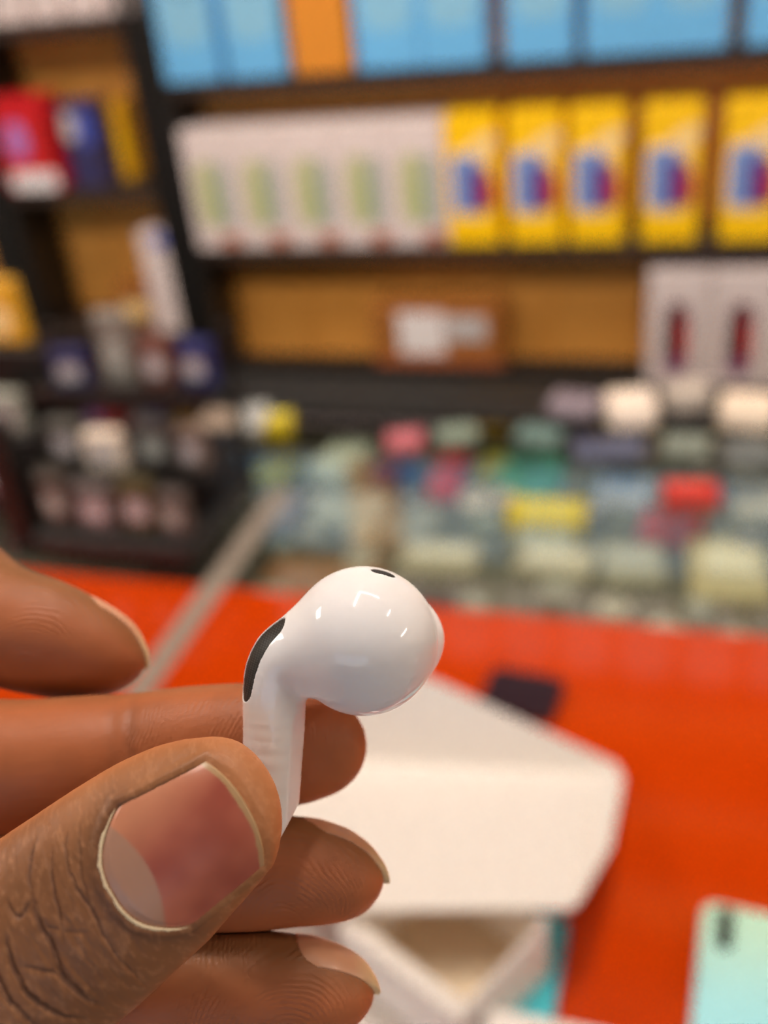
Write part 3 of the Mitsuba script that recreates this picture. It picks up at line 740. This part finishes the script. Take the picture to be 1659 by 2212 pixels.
# silicone ear tip: a soft mushroom with an opening, its axis along OUT
prof = [(1.9, 5.0), (4.2, 5.2), (5.6, 5.5), (6.15, 6.0), (6.3, 6.8), (6.2, 7.7), (5.85, 8.7), (5.25, 9.8), (4.5, 10.8), (3.7, 11.6), (3.0, 11.8), (2.5, 11.75), (2.2, 11.4), (2.1, 10.5), (2.0, 8.0), (1.9, 5.0)]
pp = np.array(prof)
tt = np.linspace(0, 1, len(pp))
fine = np.stack([PchipInterpolator(tt, pp[:, k])(np.linspace(0, 1, 70)) for k in (0, 1)], 1)
fine[:, 0] = np.where(fine[:, 0] > 2.2, 2.2 + (fine[:, 0] - 2.2) * 0.97, fine[:, 0])
fine[:, 1] -= 0.7
tip = lathe(fine, 96)
za = OUT
xa = np.cross([0, 1, 0], za)
xa /= np.linalg.norm(xa)
M = np.stack([xa, np.cross(za, xa), za], 1)
tv = np.array(tip.vertices) @ M.T + BULB - [0.62, 0.1, 0.3]
tm = trimesh.Trimesh(tv, tip.faces, process=False)
tm.fix_normals()
scene['earbud__ear_tip'] = hand_ply(tv, np.array(tm.faces), np.array(tm.vertex_normals), 'ear_tip_silicone')
core = lathe([(0, 10.2), (2.1, 10.2), (2.1, 10.6), (0, 10.6)], 32)
cv = np.array(core.vertices) @ M.T + BULB
scene['earbud__speaker_grille'] = hand_ply(cv, np.array(core.faces), None, 'vent_mesh_black')
labels['earbud'] = {'label': 'white glossy wireless earbud held between thumb and finger', 'category': 'earbud'}
labels['earbud__vent_mesh'] = {'label': 'long black mesh vent on the bend of the stem'}
labels['earbud__vent_mesh_001'] = {'label': 'small black mesh vent on top of the bulb'}
labels['earbud__ear_tip'] = {'label': 'soft white silicone ear tip'}
# ------------------------------------------------------------------ the hand
FINGERS = {
    # centre x, y, z, half width, half depth; from the base to the tip (mm, hand frame)
    'thumb': [(-92, -88, -2, 15, 13), (-64, -62, 9, 12.6, 11), (-44, -37, 11, 12.0, 9.2), (-30.7, -25.0, 10.4, 11.66, 8.3), (-25.8, -21.2, 10.2, 11.3, 7.7), (-21.0, -17.5, 10.0, 10.8, 6.9),
              (-16.5, -14.2, 9.8, 9.9, 6.2), (-12.2, -11.9, 9.5, 8.45, 5.6), (-9.5, -10.7, 9.2, 6.84, 4.6), (-7.86, -9.97, 9.0, 4.32, 3.1), (-6.92, -9.8, 8.8, 0, 0)],
    'index': [(-104, 2, -31, 10.5, 10), (-70, 11, -33, 9.8, 9.3), (-60, 9.5, -28, 9.6, 9.2), (-52, 6.3, -23, 8.6, 8.3), (-48.1, 4.8, -21, 8.2, 8), (-41.7, 3.1, -20, 8.4, 7.3), (-35.3, 1.2, -20, 6.95, 6.2), (-31.5, 0.2, -20, 5.0, 4.8),
              (-29.2, -0.64, -20, 2.7, 2.7), (-28.15, -1.0, -20, 0, 0)],
    'middle': [(-103, -20, -33, 11, 10.5), (-76, -14, -23, 9.8, 9.3), (-60, -13, -15.5, 9.8, 9.4), (-44.7, -13.1, -12, 9.0, 8.6), (-32.7, -12.3, -11.5, 8.9, 8.3), (-27.0, -11.4, -11.3, 8.3, 7.7), (-20.8, -10.5, -11.2, 8.25, 7.5),
               (-13, -9.75, -11, 8.0, 7.2), (-6.4, -9.45, -11, 7.65, 6.6), (-2.84, -9.33, -11.2, 6.7, 5.7), (0.15, -8.9, -11.6, 4.96, 4.2), (1.64, -8.43, -12, 3.0, 2.4), (2.3, -8.14, -12.2, 0, 0)],
    'ring': [(-102, -40, -30, 10.5, 10), (-75, -33, -24, 9.3, 9), (-58, -28, -16, 9.3, 9), (-40, -26, -10, 8.0, 7.8), (-25.8, -25.2, -8, 7.3, 7.2), (-14.2, -24.5, -7, 7.0, 7), (-6.1, -24.5, -7, 6.55, 6.4), (-1.45, -25.07, -7, 6.0, 5.6),
             (2.03, -25.7, -7, 4.4, 4.2), (3.89, -26.0, -7, 2.55, 2.4), (4.81, -26.0, -7, 0, 0)],
    'pinky': [(-96, -60, -22, 9.5, 9), (-70, -50, -17, 8.3, 8), (-55, -45, -11, 8.3, 8), (-38, -40, -6, 7.2, 7), (-25.3, -38.5, -5, 6.9, 6.8), (-13.9, -38.2, -5, 7.1, 6.8), (-5.9, -38.4, -5, 6.7, 6.3), (-1.35, -38.6, -5, 5.7, 5.2),
              (1.8, -38.8, -5, 3.8, 3.5), (3.2, -38.95, -5, 1.8, 1.7), (3.67, -38.96, -5, 0, 0)],
}
DORSAL = {'thumb': (0.0, 0.05, 1.0), 'index': (0.25, 0.62, -0.74), 'middle': (0, 0.15, -1.0), 'ring': (0.3, 0.72, -0.70), 'pinky': (0.3, 0.86, -0.5)}
RES = {'thumb': (560, 420), 'index': (200, 180), 'middle': (300, 240), 'ring': (280, 240), 'pinky': (260, 240)}


class Finger:
    def __init__(self, name):
        k = np.array(FINGERS[name], float)
        self.name, self.n0 = name, np.array(DORSAL[name], float)
        s = np.r_[0, np.cumsum(np.linalg.norm(np.diff(k[:, :3], axis=0), axis=1))]
        self.length = s[-1]
        self.c = [PchipInterpolator(s, k[:, i]) for i in range(3)]
        self.a2, self.b2 = PchipInterpolator(s, k[:, 3] ** 2), PchipInterpolator(s, k[:, 4] ** 2)

    def frame(self, s):
        e = 0.25
        hi, lo = np.minimum(s + e, self.length), np.maximum(s - e, 0)
        # a smoothed direction, so that the rings near the tip stay parallel
        e2 = 4.0
        h2, l2 = np.minimum(s + e2, self.length), np.maximum(s - e2, 0)
        t = np.stack([c(h2) - c(l2) for c in self.c], 1)
        t /= np.linalg.norm(t, axis=1, keepdims=True)
        n = self.n0 - (t @ self.n0)[:, None] * t
        n /= np.linalg.norm(n, axis=1, keepdims=True)
        return np.stack([c(s) for c in self.c], 1), t, n, np.cross(t, n)

    def point(self, s, th):
        c, t, n, sd = self.frame(s)
        a, b = np.sqrt(np.maximum(self.a2(s), 0)), np.sqrt(np.maximum(self.b2(s), 0))
        e = 0.9
        ca, sa = np.cos(th), np.sin(th)
        return c + (a * np.sign(ca) * np.abs(ca) ** e)[:, None] * sd + (b * np.sign(sa) * np.abs(sa) ** e)[:, None] * n

    def grid(self):
        R, M_ = RES[self.name]
        near = self.length - 42 if self.name == 'thumb' else self.length - 34
        u = np.r_[np.linspace(0, near, R // 6, endpoint=False), near + (self.length - near) * np.sin(np.linspace(0, np.pi / 2, R - R // 6 + 1)[:-1]) ** 1.0]
        self.s = u
        th = np.arange(M_) * 2 * np.pi / M_
        S_, TH = np.meshgrid(u, th, indexing='ij')
        return self.point(S_.ravel(), TH.ravel()), S_.ravel(), TH.ravel(), len(u), M_


def close_tube(v, R, M_, p0, p1):
    i, j = np.meshgrid(np.arange(R - 1), np.arange(M_), indexing='ij')
    q = np.stack([i * M_ + j, (i + 1) * M_ + j, (i + 1) * M_ + (j + 1) % M_, i * M_ + (j + 1) % M_], -1).reshape(-1, 4)
    f = np.vstack([q[:, [0, 1, 2]], q[:, [0, 2, 3]]])
    k, n = np.arange(M_), R * M_
    f = np.vstack([f, np.stack([k * 0 + n, k, (k + 1) % M_], 1), np.stack([k * 0 + n + 1, (R - 1) * M_ + (k + 1) % M_, (R - 1) * M_ + k], 1)])
    return np.vstack([v, p0, p1]), f


def tube_normals(v, R, M_):
    g = v.reshape(R, M_, 3)
    du = np.gradient(g, axis=0)
    dv = np.roll(g, -1, 1) - np.roll(g, 1, 1)
    n = np.cross(du, dv).reshape(-1, 3)
    n /= np.linalg.norm(n, axis=1, keepdims=True) + 1e-9
    c = g.mean(1, keepdims=True)
    return n if ((g - c).reshape(-1, 3) * n).sum() > 0 else -n


# the thumb nail, in its own plane: t along the thumb, w across it, mm
NAIL_O, NAIL_T, NAIL_S = np.array([-15.36, -14.22]), np.array([0.85, 0.527]), np.array([0.527, -0.85])
PX = 0.0482


def nail_xy(t, w):
    return NAIL_O + np.outer(t, NAIL_T) + np.outer(w, NAIL_S)


def nail_tw(u, v):
    t0 = (-175 + 88 * np.abs(v) ** 2.6) * PX
    t1 = (147 - 36 * np.abs(v) ** 2.4 - 6 * v) * PX
    t = t0 + (t1 - t0) * u
    x = (t / PX + 90) / 200
    half = (150 - 19 * x) * PX
    return t, v * half + (-4 + 2 * x) * PX


vv = np.linspace(-1, 1, 241)
edge = np.vstack([np.stack(nail_tw(0 * vv, vv), 1), np.stack(nail_tw(np.linspace(0, 1, 121), np.ones(121)), 1), np.stack(nail_tw(0 * vv + 1, -vv), 1), np.stack(nail_tw(np.linspace(1, 0, 121), -np.ones(121)), 1)])
from shapely import Polygon, contains_xy, prepare
NAIL_POLY = Polygon(edge).buffer(0)
prepare(NAIL_POLY)
EDGE_TREE = cKDTree(edge)


def nail_distance(xy):
    d = xy - NAIL_O
    tw = np.stack([d @ NAIL_T, d @ NAIL_S], 1)
    dist = EDGE_TREE.query(tw, distance_upper_bound=12)[0]
    dist = np.where(np.isfinite(dist), dist, 12.0)
    return np.where(contains_xy(NAIL_POLY, tw[:, 0], tw[:, 1]), -dist, dist), tw


# skin creases over the thumb's joint, as polylines in the hand frame: points (mm), depth, half width
CREASES = [([(-27.9, -12.6), (-27.6, -14.7), (-26.5, -17.2), (-24.9, -19.5), (-23.5, -22.2), (-21.9, -25.0), (-20.3, -27.3)], 0.16, 0.16),
           ([(-26.5, -11.9), (-26.2, -14.7), (-25.3, -18.1), (-23.7, -21.5)], 0.12, 0.15),
           ([(-33.0, -22.4), (-32.4, -24.5), (-31.0, -27.2), (-28.7, -29.5), (-25.8, -31.1)], 0.34, 0.26),
           ([(-30.7, -18.3), (-29.8, -20.8), (-28.5, -22.9), (-27.4, -25.9), (-25.8, -28.1), (-24.0, -29.7)], 0.34, 0.27),
           ([(-29.2, -14.0), (-28.7, -17.2), (-27.8, -20.4), (-27.3, -22.9)], 0.18, 0.18),
           ([(-24.4, -14.7), (-23.0, -17.2), (-21.9, -19.0), (-20.5, -20.6)], 0.12, 0.16),
           ([(-31.2, -13.5), (-31.4, -15.8), (-30.7, -18.1)], 0.16, 0.2),
           ([(-22.8, -24.0), (-21.0, -26.3), (-19.6, -29.0)], 0.12, 0.16),
           ([(-33.2, -18.9), (-31.9, -20.3), (-30.7, -18.3)], 0.18, 0.2),
           ([(-29.8, -20.8), (-27.6, -21.6), (-24.8, -21.9)], 0.1, 0.14),
           ([(-31.5, -24.9), (-29.0, -25.5), (-27.4, -25.9)], 0.14, 0.18),
           ([(-35.5, -20.0), (-34.6, -24.0), (-32.5, -28.2), (-29.0, -32.0)], 0.3, 0.3)]


def crease(xy):
    out = np.zeros(len(xy))
    for pts, depth, wid in CREASES:
        p = np.array(pts)
        s = np.linspace(0, 1, 160)
        q = np.stack([PchipInterpolator(np.linspace(0, 1, len(p)), p[:, k])(s) for k in (0, 1)], 1)
        q += 0.10 * (meshkit.fbm(np.c_[q * 1.3, q[:, :1] * 0], 2, 5)[:, None] - 0.5) * 2
        d, i = cKDTree(q).query(xy, distance_upper_bound=2.0)
        fade = np.sin(np.pi * np.clip(np.where(i < 160, i, 0) / 159, 0.02, 0.98)) ** 0.5
        out = np.maximum(out, np.where(np.isfinite(d), depth * fade * np.exp(-(np.where(np.isfinite(d), d, 9) / wid) ** 2), 0))
    return out


SKIN = dict(dorsal=lin(140, 93, 58), dark=lin(99, 63, 41), pad=lin(172, 99, 60), warm=lin(178, 116, 74), pale=lin(205, 150, 110), crease=lin(88, 54, 36))


def mixc(a, b, t):
    return a + (b - a) * np.clip(t, 0, 1)[:, None]


fingers, solids, known, known_col = {}, [], [], []
thumb_surface = None
for name in FINGERS:
    F = Finger(name)
    v, s, th, R, M_ = F.grid()
    n = tube_normals(v, R, M_)
    back = np.sin(th)
    left = F.length - s                                   # distance to the tip
    grain = meshkit.fbm(v * 0.35, 3, 11)
    fine_ = meshkit.fbm(v * 2.6, 3, 3)
    disp = 0.10 * (grain - 0.5) + 0.05 * (fine_ - 0.5)
    col = mixc(SKIN['pad'] + 0 * v, SKIN['dorsal'], (back + 0.25) / 0.7)
    col = mixc(col, SKIN['dark'], 0.5 * (meshkit.fbm(v * 0.16, 2, 31) - 0.35))
    if name == 'thumb':
        from scipy.interpolate import LinearNDInterpolator
        m = (back > 0.02) & (left < 50)
        thumb_surface = LinearNDInterpolator(v[m][::7, :2], v[m][::7, 2])
        up = np.clip(back * 3, 0, 1)
        d, tw = nail_distance(v[:, :2])
        front = np.clip((tw[:, 0] - 2.5) / 3, 0, 1) ** 2 * np.clip(1.25 - (np.abs(tw[:, 1]) / 6.6) ** 4, 0, 1)
        fold = np.exp(-((d - 0.55) / 0.55) ** 2)
        disp += up * np.where(d < 0, -0.5 * np.clip(-d / 0.7, 0, 1), 0.30 * fold * (1 - front) - 0.22 * front * np.exp(-(d / 0.7) ** 2))
        cr = crease(v[:, :2]) * np.clip((v[:, 2] - 9) / 3, 0, 1)
        along, across = tw[:, 0], tw[:, 1]
        zone = np.exp(-((along + 15.5) / 6.5) ** 2)
        rip = meshkit.fbm(np.c_[along * 1.15 + 0.9 * meshkit.fbm(np.c_[along * .3, across * .3, 0 * along], 2, 8), across * 0.22, 0 * along], 3, 21)
        fold2 = 0.20 * (np.abs(rip - 0.5) * -2 + 0.35) * zone * up
        plate = meshkit.fbm(np.c_[along * 2.4, across * 1.3, 0 * along], 3, 4) - 0.5
        disp += -1.3 * cr + fold2 + 0.05 * plate * up
        col = mixc(col, SKIN['warm'], np.clip((along - 4.5) / 3, 0, 1) * 0.9)
        col = mixc(col, SKIN['warm'], 0.55 * np.clip((-across - 6.0) / 3, 0, 1))
        col = mixc(col, SKIN['dark'], 0.75 * np.exp(-((np.maximum(d, 0)) / 2.0) ** 2) * np.clip((-along - 1) / 3, 0, 1) * up)
        col = mixc(col, SKIN['dark'], 0.45 * zone * up)
        col = mixc(col, SKIN['crease'], np.clip(cr / 0.17, 0, 1) * 0.9)
        col = mixc(col, SKIN['pale'], 0.22 * np.clip(plate * 3, 0, 1) * up)
    else:
        fold_at = {'index': 27, 'middle': 28.5, 'ring': 27, 'pinky': 24}[name]
        for f0, dep in ((fold_at, {'middle': 0.28}.get(name, 0.0)), (fold_at + 2.2, {'middle': 0.1}.get(name, 0.0)), (fold_at + 30, 0.5)):
            line = left - f0 - 0.5 * np.sin(th * 2) + 0.8 * (meshkit.fbm(np.c_[v[:, 1] * 0.5, v[:, 2] * 0.5, 0 * th], 2, 2) - 0.5)
            g = np.exp(-(line / 0.7) ** 2) * np.clip(0.2 - back, 0, 1)
            disp -= dep * g
            col = mixc(col, SKIN['crease'], dep * g)
    v2 = v + n * disp[:, None]
    ends = (np.stack([c(0.0) for c in F.c]), np.stack([c(F.length) for c in F.c]))
    tv_, tf_ = close_tube(v2, R, M_, *ends)
    t = tv_[tf_]
    if np.einsum('ij,ij->i', t[:, 0], np.cross(t[:, 1], t[:, 2])).sum() < 0:
        tf_ = tf_[:, ::-1]
    solids.append(m3.Manifold(m3.Mesh(tv_.astype(np.float32), tf_.astype(np.uint32))))
    known.append(v2)
    known_col.append(col)
    fingers[name] = F


def ball(c, r):
    return m3.Manifold.sphere(r, 40).translate(tuple(map(float, c)))


def hull(*cr):
    return m3.Manifold.batch_hull([ball(c, r) for c, r in cr])


palm = hull(((-104, 2, -31), 10.5), ((-103, -20, -33), 11), ((-102, -40, -30), 10.5), ((-128, -70, -12), 15), ((-140, -48, -20), 14))
palm += hull(((-102, -40, -30), 10.5), ((-96, -60, -22), 9.5), ((-128, -70, -12), 15))
palm += hull(((-92, -88, -2), 14.5), ((-128, -70, -12), 15), ((-118, -95, -6), 16), ((-103, -20, -33), 10))
palm += hull(((-128, -70, -12), 16), ((-118, -95, -6), 17), ((-140, -62, -14), 15), ((-190, -150, 8), 21), ((-182, -160, 8), 21))
palm += hull(((-190, -150, 8), 22), ((-182, -160, 8), 22), ((-270, -250, 40), 32))
pm = palm.refine_to_length(4.0).to_mesh()
ptm = trimesh.Trimesh(pm.vert_properties[:, :3], pm.tri_verts, process=True)
trimesh.smoothing.filter_taubin(ptm, lamb=0.5, nu=0.52, iterations=30)
solids.append(m3.Manifold(m3.Mesh(np.array(ptm.vertices, np.float32), np.array(ptm.faces, np.uint32))))
known.append(np.array(ptm.vertices))
known_col.append(np.tile(SKIN['dorsal'], (len(ptm.vertices), 1)))
body = m3.Manifold.batch_boolean(solids, m3.OpType.Add).to_mesh()
hv, hf = np.array(body.vert_properties[:, :3], float), np.array(body.tri_verts)
hc = np.vstack(known_col)[cKDTree(np.vstack(known)).query(hv)[1]]
_, _, hn = meshkit.arrays((hv, hf), True)

RIDGES = [((-11.0, -10.0), (1.0, 0.02), 0.62, 19.0, (-18.5, 0)), ((-7.0, -29.0), (1.0, 0.0), 0.8, 17.0, (-33, -17.6)), ((-6.5, -43.5), (1.0, 0.0), 0.8, 17.0, (-60, -31.6)), ((-42.0, -1.0), (0.96, -0.27), 0.8, 13.0, (-5, 15))]


def skin_relief(p, n, uv):
    x, y, z = local(p)
    h = 0.8 * mikit.fbm(x * 2.6, y * 2.6, z * 2.6, 3) + 0.25 * mikit.noise(x * 7, y * 7, z * 7)
    back_side = 1 - mikit.smoothstep(2.3, 3.2, z)                          # the thumb's skin has no ridges
    for (cx, cy), (ax, ay), squash, reach, (ylo, yhi) in RIDGES:
        u, v = (x - cx) * ax + (y - cy) * ay, ((y - cy) * ax - (x - cx) * ay) * squash
        r = dr.sqrt(u * u + v * v + 0.5) + 0.8 * mikit.noise(x * 0.35, y * 0.35, 3.0)
        on = back_side * (1 - mikit.smoothstep(reach * 0.7, reach, r)) * mikit.smoothstep(ylo - 0.5, ylo + 0.5, y) * (1 - mikit.smoothstep(yhi - 0.5, yhi + 0.5, y))
        h = h + 0.68 * on * dr.sin(r * 12.2) * (0.55 + 0.45 * mikit.noise(x * 1.1, y * 1.1, 9.0))
    return h


scene['skin'] = {'type': 'twosided', 'b': {'type': 'bumpmap', 't': mikit.proc(skin_relief, 4e-5), 'scale': 5e-5,
                 'b': {'type': 'principled', 'base_color': {'type': 'mesh_attribute', 'name': 'vertex_color'}, 'roughness': 0.5, 'specular': 0.42, 'flatness': 0.35, 'sheen': 0.15}}}
scene['hand__skin'] = hand_ply(hv, hf, hn, 'skin', hc)
labels['hand'] = {'label': 'hand holding the white earbud between thumb and middle finger', 'category': 'hand'}

# ---- nails
scene['nail'] = {'type': 'twosided', 'b': {'type': 'principled', 'base_color': {'type': 'mesh_attribute', 'name': 'vertex_color'}, 'roughness': 0.32, 'specular': 0.5, 'flatness': 0.4, 'clearcoat': 0.25, 'clearcoat_gloss': 0.8}}
mat('dry_skin', (206, 190, 160), 0.7, 0.3)
NAIL = dict(bed=lin(182, 104, 84), deep=lin(156, 76, 62), moon=lin(172, 130, 110), free=lin(176, 142, 104), side=lin(200, 136, 104))


def grid_faces(a, b):
    i, j = np.meshgrid(np.arange(a - 1), np.arange(b - 1), indexing='ij')
    q = np.stack([i * b + j, (i + 1) * b + j, (i + 1) * b + j + 1, i * b + j + 1], -1).reshape(-1, 4)
    return np.vstack([q[:, [0, 1, 2]], q[:, [0, 2, 3]]])


def thick_sheet(top, low, a, b, key, col):
    """Two grids a x b joined along their rims."""
    f = grid_faces(a, b)
    k = a * b
    rim = np.r_[np.arange(b), np.arange(1, a) * b + b - 1, (a - 1) * b + np.arange(b - 1)[::-1], np.arange(a - 1)[::-1][:-1] * b]
    r2 = np.roll(rim, -1)
    allf = np.vstack([f, f[:, ::-1] + k, np.stack([rim, r2, r2 + k], 1), np.stack([rim, r2 + k, rim + k], 1)])
    m = trimesh.Trimesh(np.vstack([top, low]), allf, process=False)
    m.fix_normals()
    _, _, n = meshkit.arrays((m.vertices, m.faces), True)
    scene[key] = hand_ply(np.array(m.vertices), np.array(m.faces), n, 'nail', np.vstack([col, col]))


A_, B_ = 90, 90
U, V = np.meshgrid(np.linspace(0, 1, A_), np.sin(np.linspace(-np.pi / 2, np.pi / 2, B_)), indexing='ij')
t, w = nail_tw(U.ravel(), V.ravel())
xy = nail_xy(t, w)
z = thumb_surface(xy[:, 0], xy[:, 1])
z = np.where(np.isfinite(z), z, np.nanmean(z))
zg = z.reshape(A_, B_)
from scipy.ndimage import gaussian_filter
zg = gaussian_filter(zg, 3, mode='nearest')
ridge = 0.02 * (meshkit.fbm(np.c_[w * 3.0, t * 0.15, 0 * t], 2, 6) - 0.5)
top = np.c_[xy, zg.ravel() + 0.08 - 0.12 * np.abs(V.ravel()) ** 8 - 0.25 * np.clip(1 - U.ravel() * 14, 0, 1) + ridge]
low = top - [0, 0, 0.35]
tp, wp = t / PX, w / PX
nc = mixc(NAIL['bed'] + 0 * top, NAIL['deep'], meshkit.fbm(np.c_[t * 0.25, w * 0.25, 0 * t], 2, 9) * 1.6 - 0.35 + 0.25 * (tp + 40) / 150)
nc = mixc(nc, NAIL['side'], np.clip((-wp - 60) / 110 - (tp - 60) / 500, 0, 0.8))
nc = mixc(nc, NAIL['moon'], 1 - np.clip((tp + 84 + 34 * ((wp + 15) / 120) ** 2) / 7 + 0.5, 0, 1))
t1 = (147 - 36 * np.abs(V.ravel()) ** 2.4 - 6 * V.ravel()) * PX
nc = mixc(nc, NAIL['free'], np.clip((t - t1 + 0.50 + 0.3 * meshkit.fbm(np.c_[w * 0.8, 0 * w, 0 * w], 2, 5)) / 0.2, 0, 1))
thick_sheet(top, low, A_, B_, 'hand__nail', nc)
labels['hand__nail'] = {'label': 'broad pink thumb nail with a pale half moon'}
# the white dry rim of the cuticle
vv = np.linspace(-0.99, 0.995, 160)
ct, cw = nail_tw(0 * vv, vv)
wob = meshkit.fbm(np.c_[ct * 2, cw * 2, 0 * ct], 3, 14)
ct = ct - 0.05 - 0.25 * (wob - 0.5)
cxy = nail_xy(ct, cw)
cz = thumb_surface(cxy[:, 0], cxy[:, 1]) + 0.12
rad = (0.10 + 0.20 * np.clip(wob - 0.15, 0, 1)) * np.clip(np.sin(np.linspace(0.06, np.pi - 0.06, 160)) * 2.5, 0.15, 1)
path = np.c_[cxy, cz]
tg = np.gradient(path, axis=0)
tg /= np.linalg.norm(tg, axis=1, keepdims=True)
sd = np.cross(tg, [0, 0, 1.0])
sd /= np.linalg.norm(sd, axis=1, keepdims=True)
an = np.arange(10) * 2 * np.pi / 10
ring = path[:, None] + rad[:, None, None] * (np.cos(an)[None, :, None] * sd[:, None] * 1.1 + np.sin(an)[None, :, None] * np.cross(tg, sd)[:, None] * 0.8)
cv, cf = close_tube(ring.reshape(-1, 3), 160, 10, path[0], path[-1])
cm = trimesh.Trimesh(cv, cf, process=False)
cm.fix_normals()
scene['hand__cuticle'] = hand_ply(cv, np.array(cm.faces), np.array(cm.vertex_normals), 'dry_skin')
labels['hand__cuticle'] = {'label': 'whitish dry cuticle rim of the thumb nail'}


def finger_nail(name, key, root, spread, lift, tip_lift):
    """A nail over the back of a fingertip, following it round the tip; spread: half its angle round the finger."""
    F = fingers[name]
    L = F.length
    A, B = 60, 60
    U, V = np.meshgrid(np.linspace(0, 1, A), np.linspace(-1, 1, B), indexing='ij')
    u, v = U.ravel(), V.ravel()
    s = L - root + (root - 0.02) * np.sin(u * np.pi / 2) + 1.8 * np.abs(v) ** 3 * (1 - u)
    th = np.pi / 2 + v * spread
    p = F.point(s, th)
    du, dv = F.point(np.minimum(s + 0.05, L - 0.001), th) - F.point(s - 0.05, th), F.point(s, th + 0.01) - F.point(s, th - 0.01)
    n = np.cross(du, dv)
    n /= np.linalg.norm(n, axis=1, keepdims=True) + 1e-12
    c = F.frame(s)[0]
    n *= np.sign(((p - c) * n).sum(1))[:, None]
    tdir = F.frame(np.array([L - 1.0]))[1]
    m = np.clip((u - 0.8) / 0.2, 0, 1)[:, None]
    n = n * (1 - m) + tdir * m                            # at the very tip it stands straight out
    n /= np.linalg.norm(n, axis=1, keepdims=True)
    off = (lift + (tip_lift - lift) * u ** 2) * (1 - 0.75 * np.abs(v) ** 6) - 0.2 * np.clip(1 - u * 8, 0, 1)
    inner = p + n * (off - 0.45)[:, None]
    top = p + n * off[:, None]
    colr = mixc(lin(204, 150, 118) + 0 * p, lin(212, 184, 142), np.clip((u - 0.45) / 0.3, 0, 1))
    thick_sheet(top, inner, A, B, key, colr)


finger_nail('middle', 'hand__nail_001', 11, 0.95, 0.1, 0.15)
finger_nail('ring', 'hand__nail_002', 11, 1.12, 0.2, 0.85)
finger_nail('pinky', 'hand__nail_003', 10, 1.25, 0.25, 0.85)
finger_nail('index', 'hand__nail_004', 11, 1.15, 0.15, 0.5)
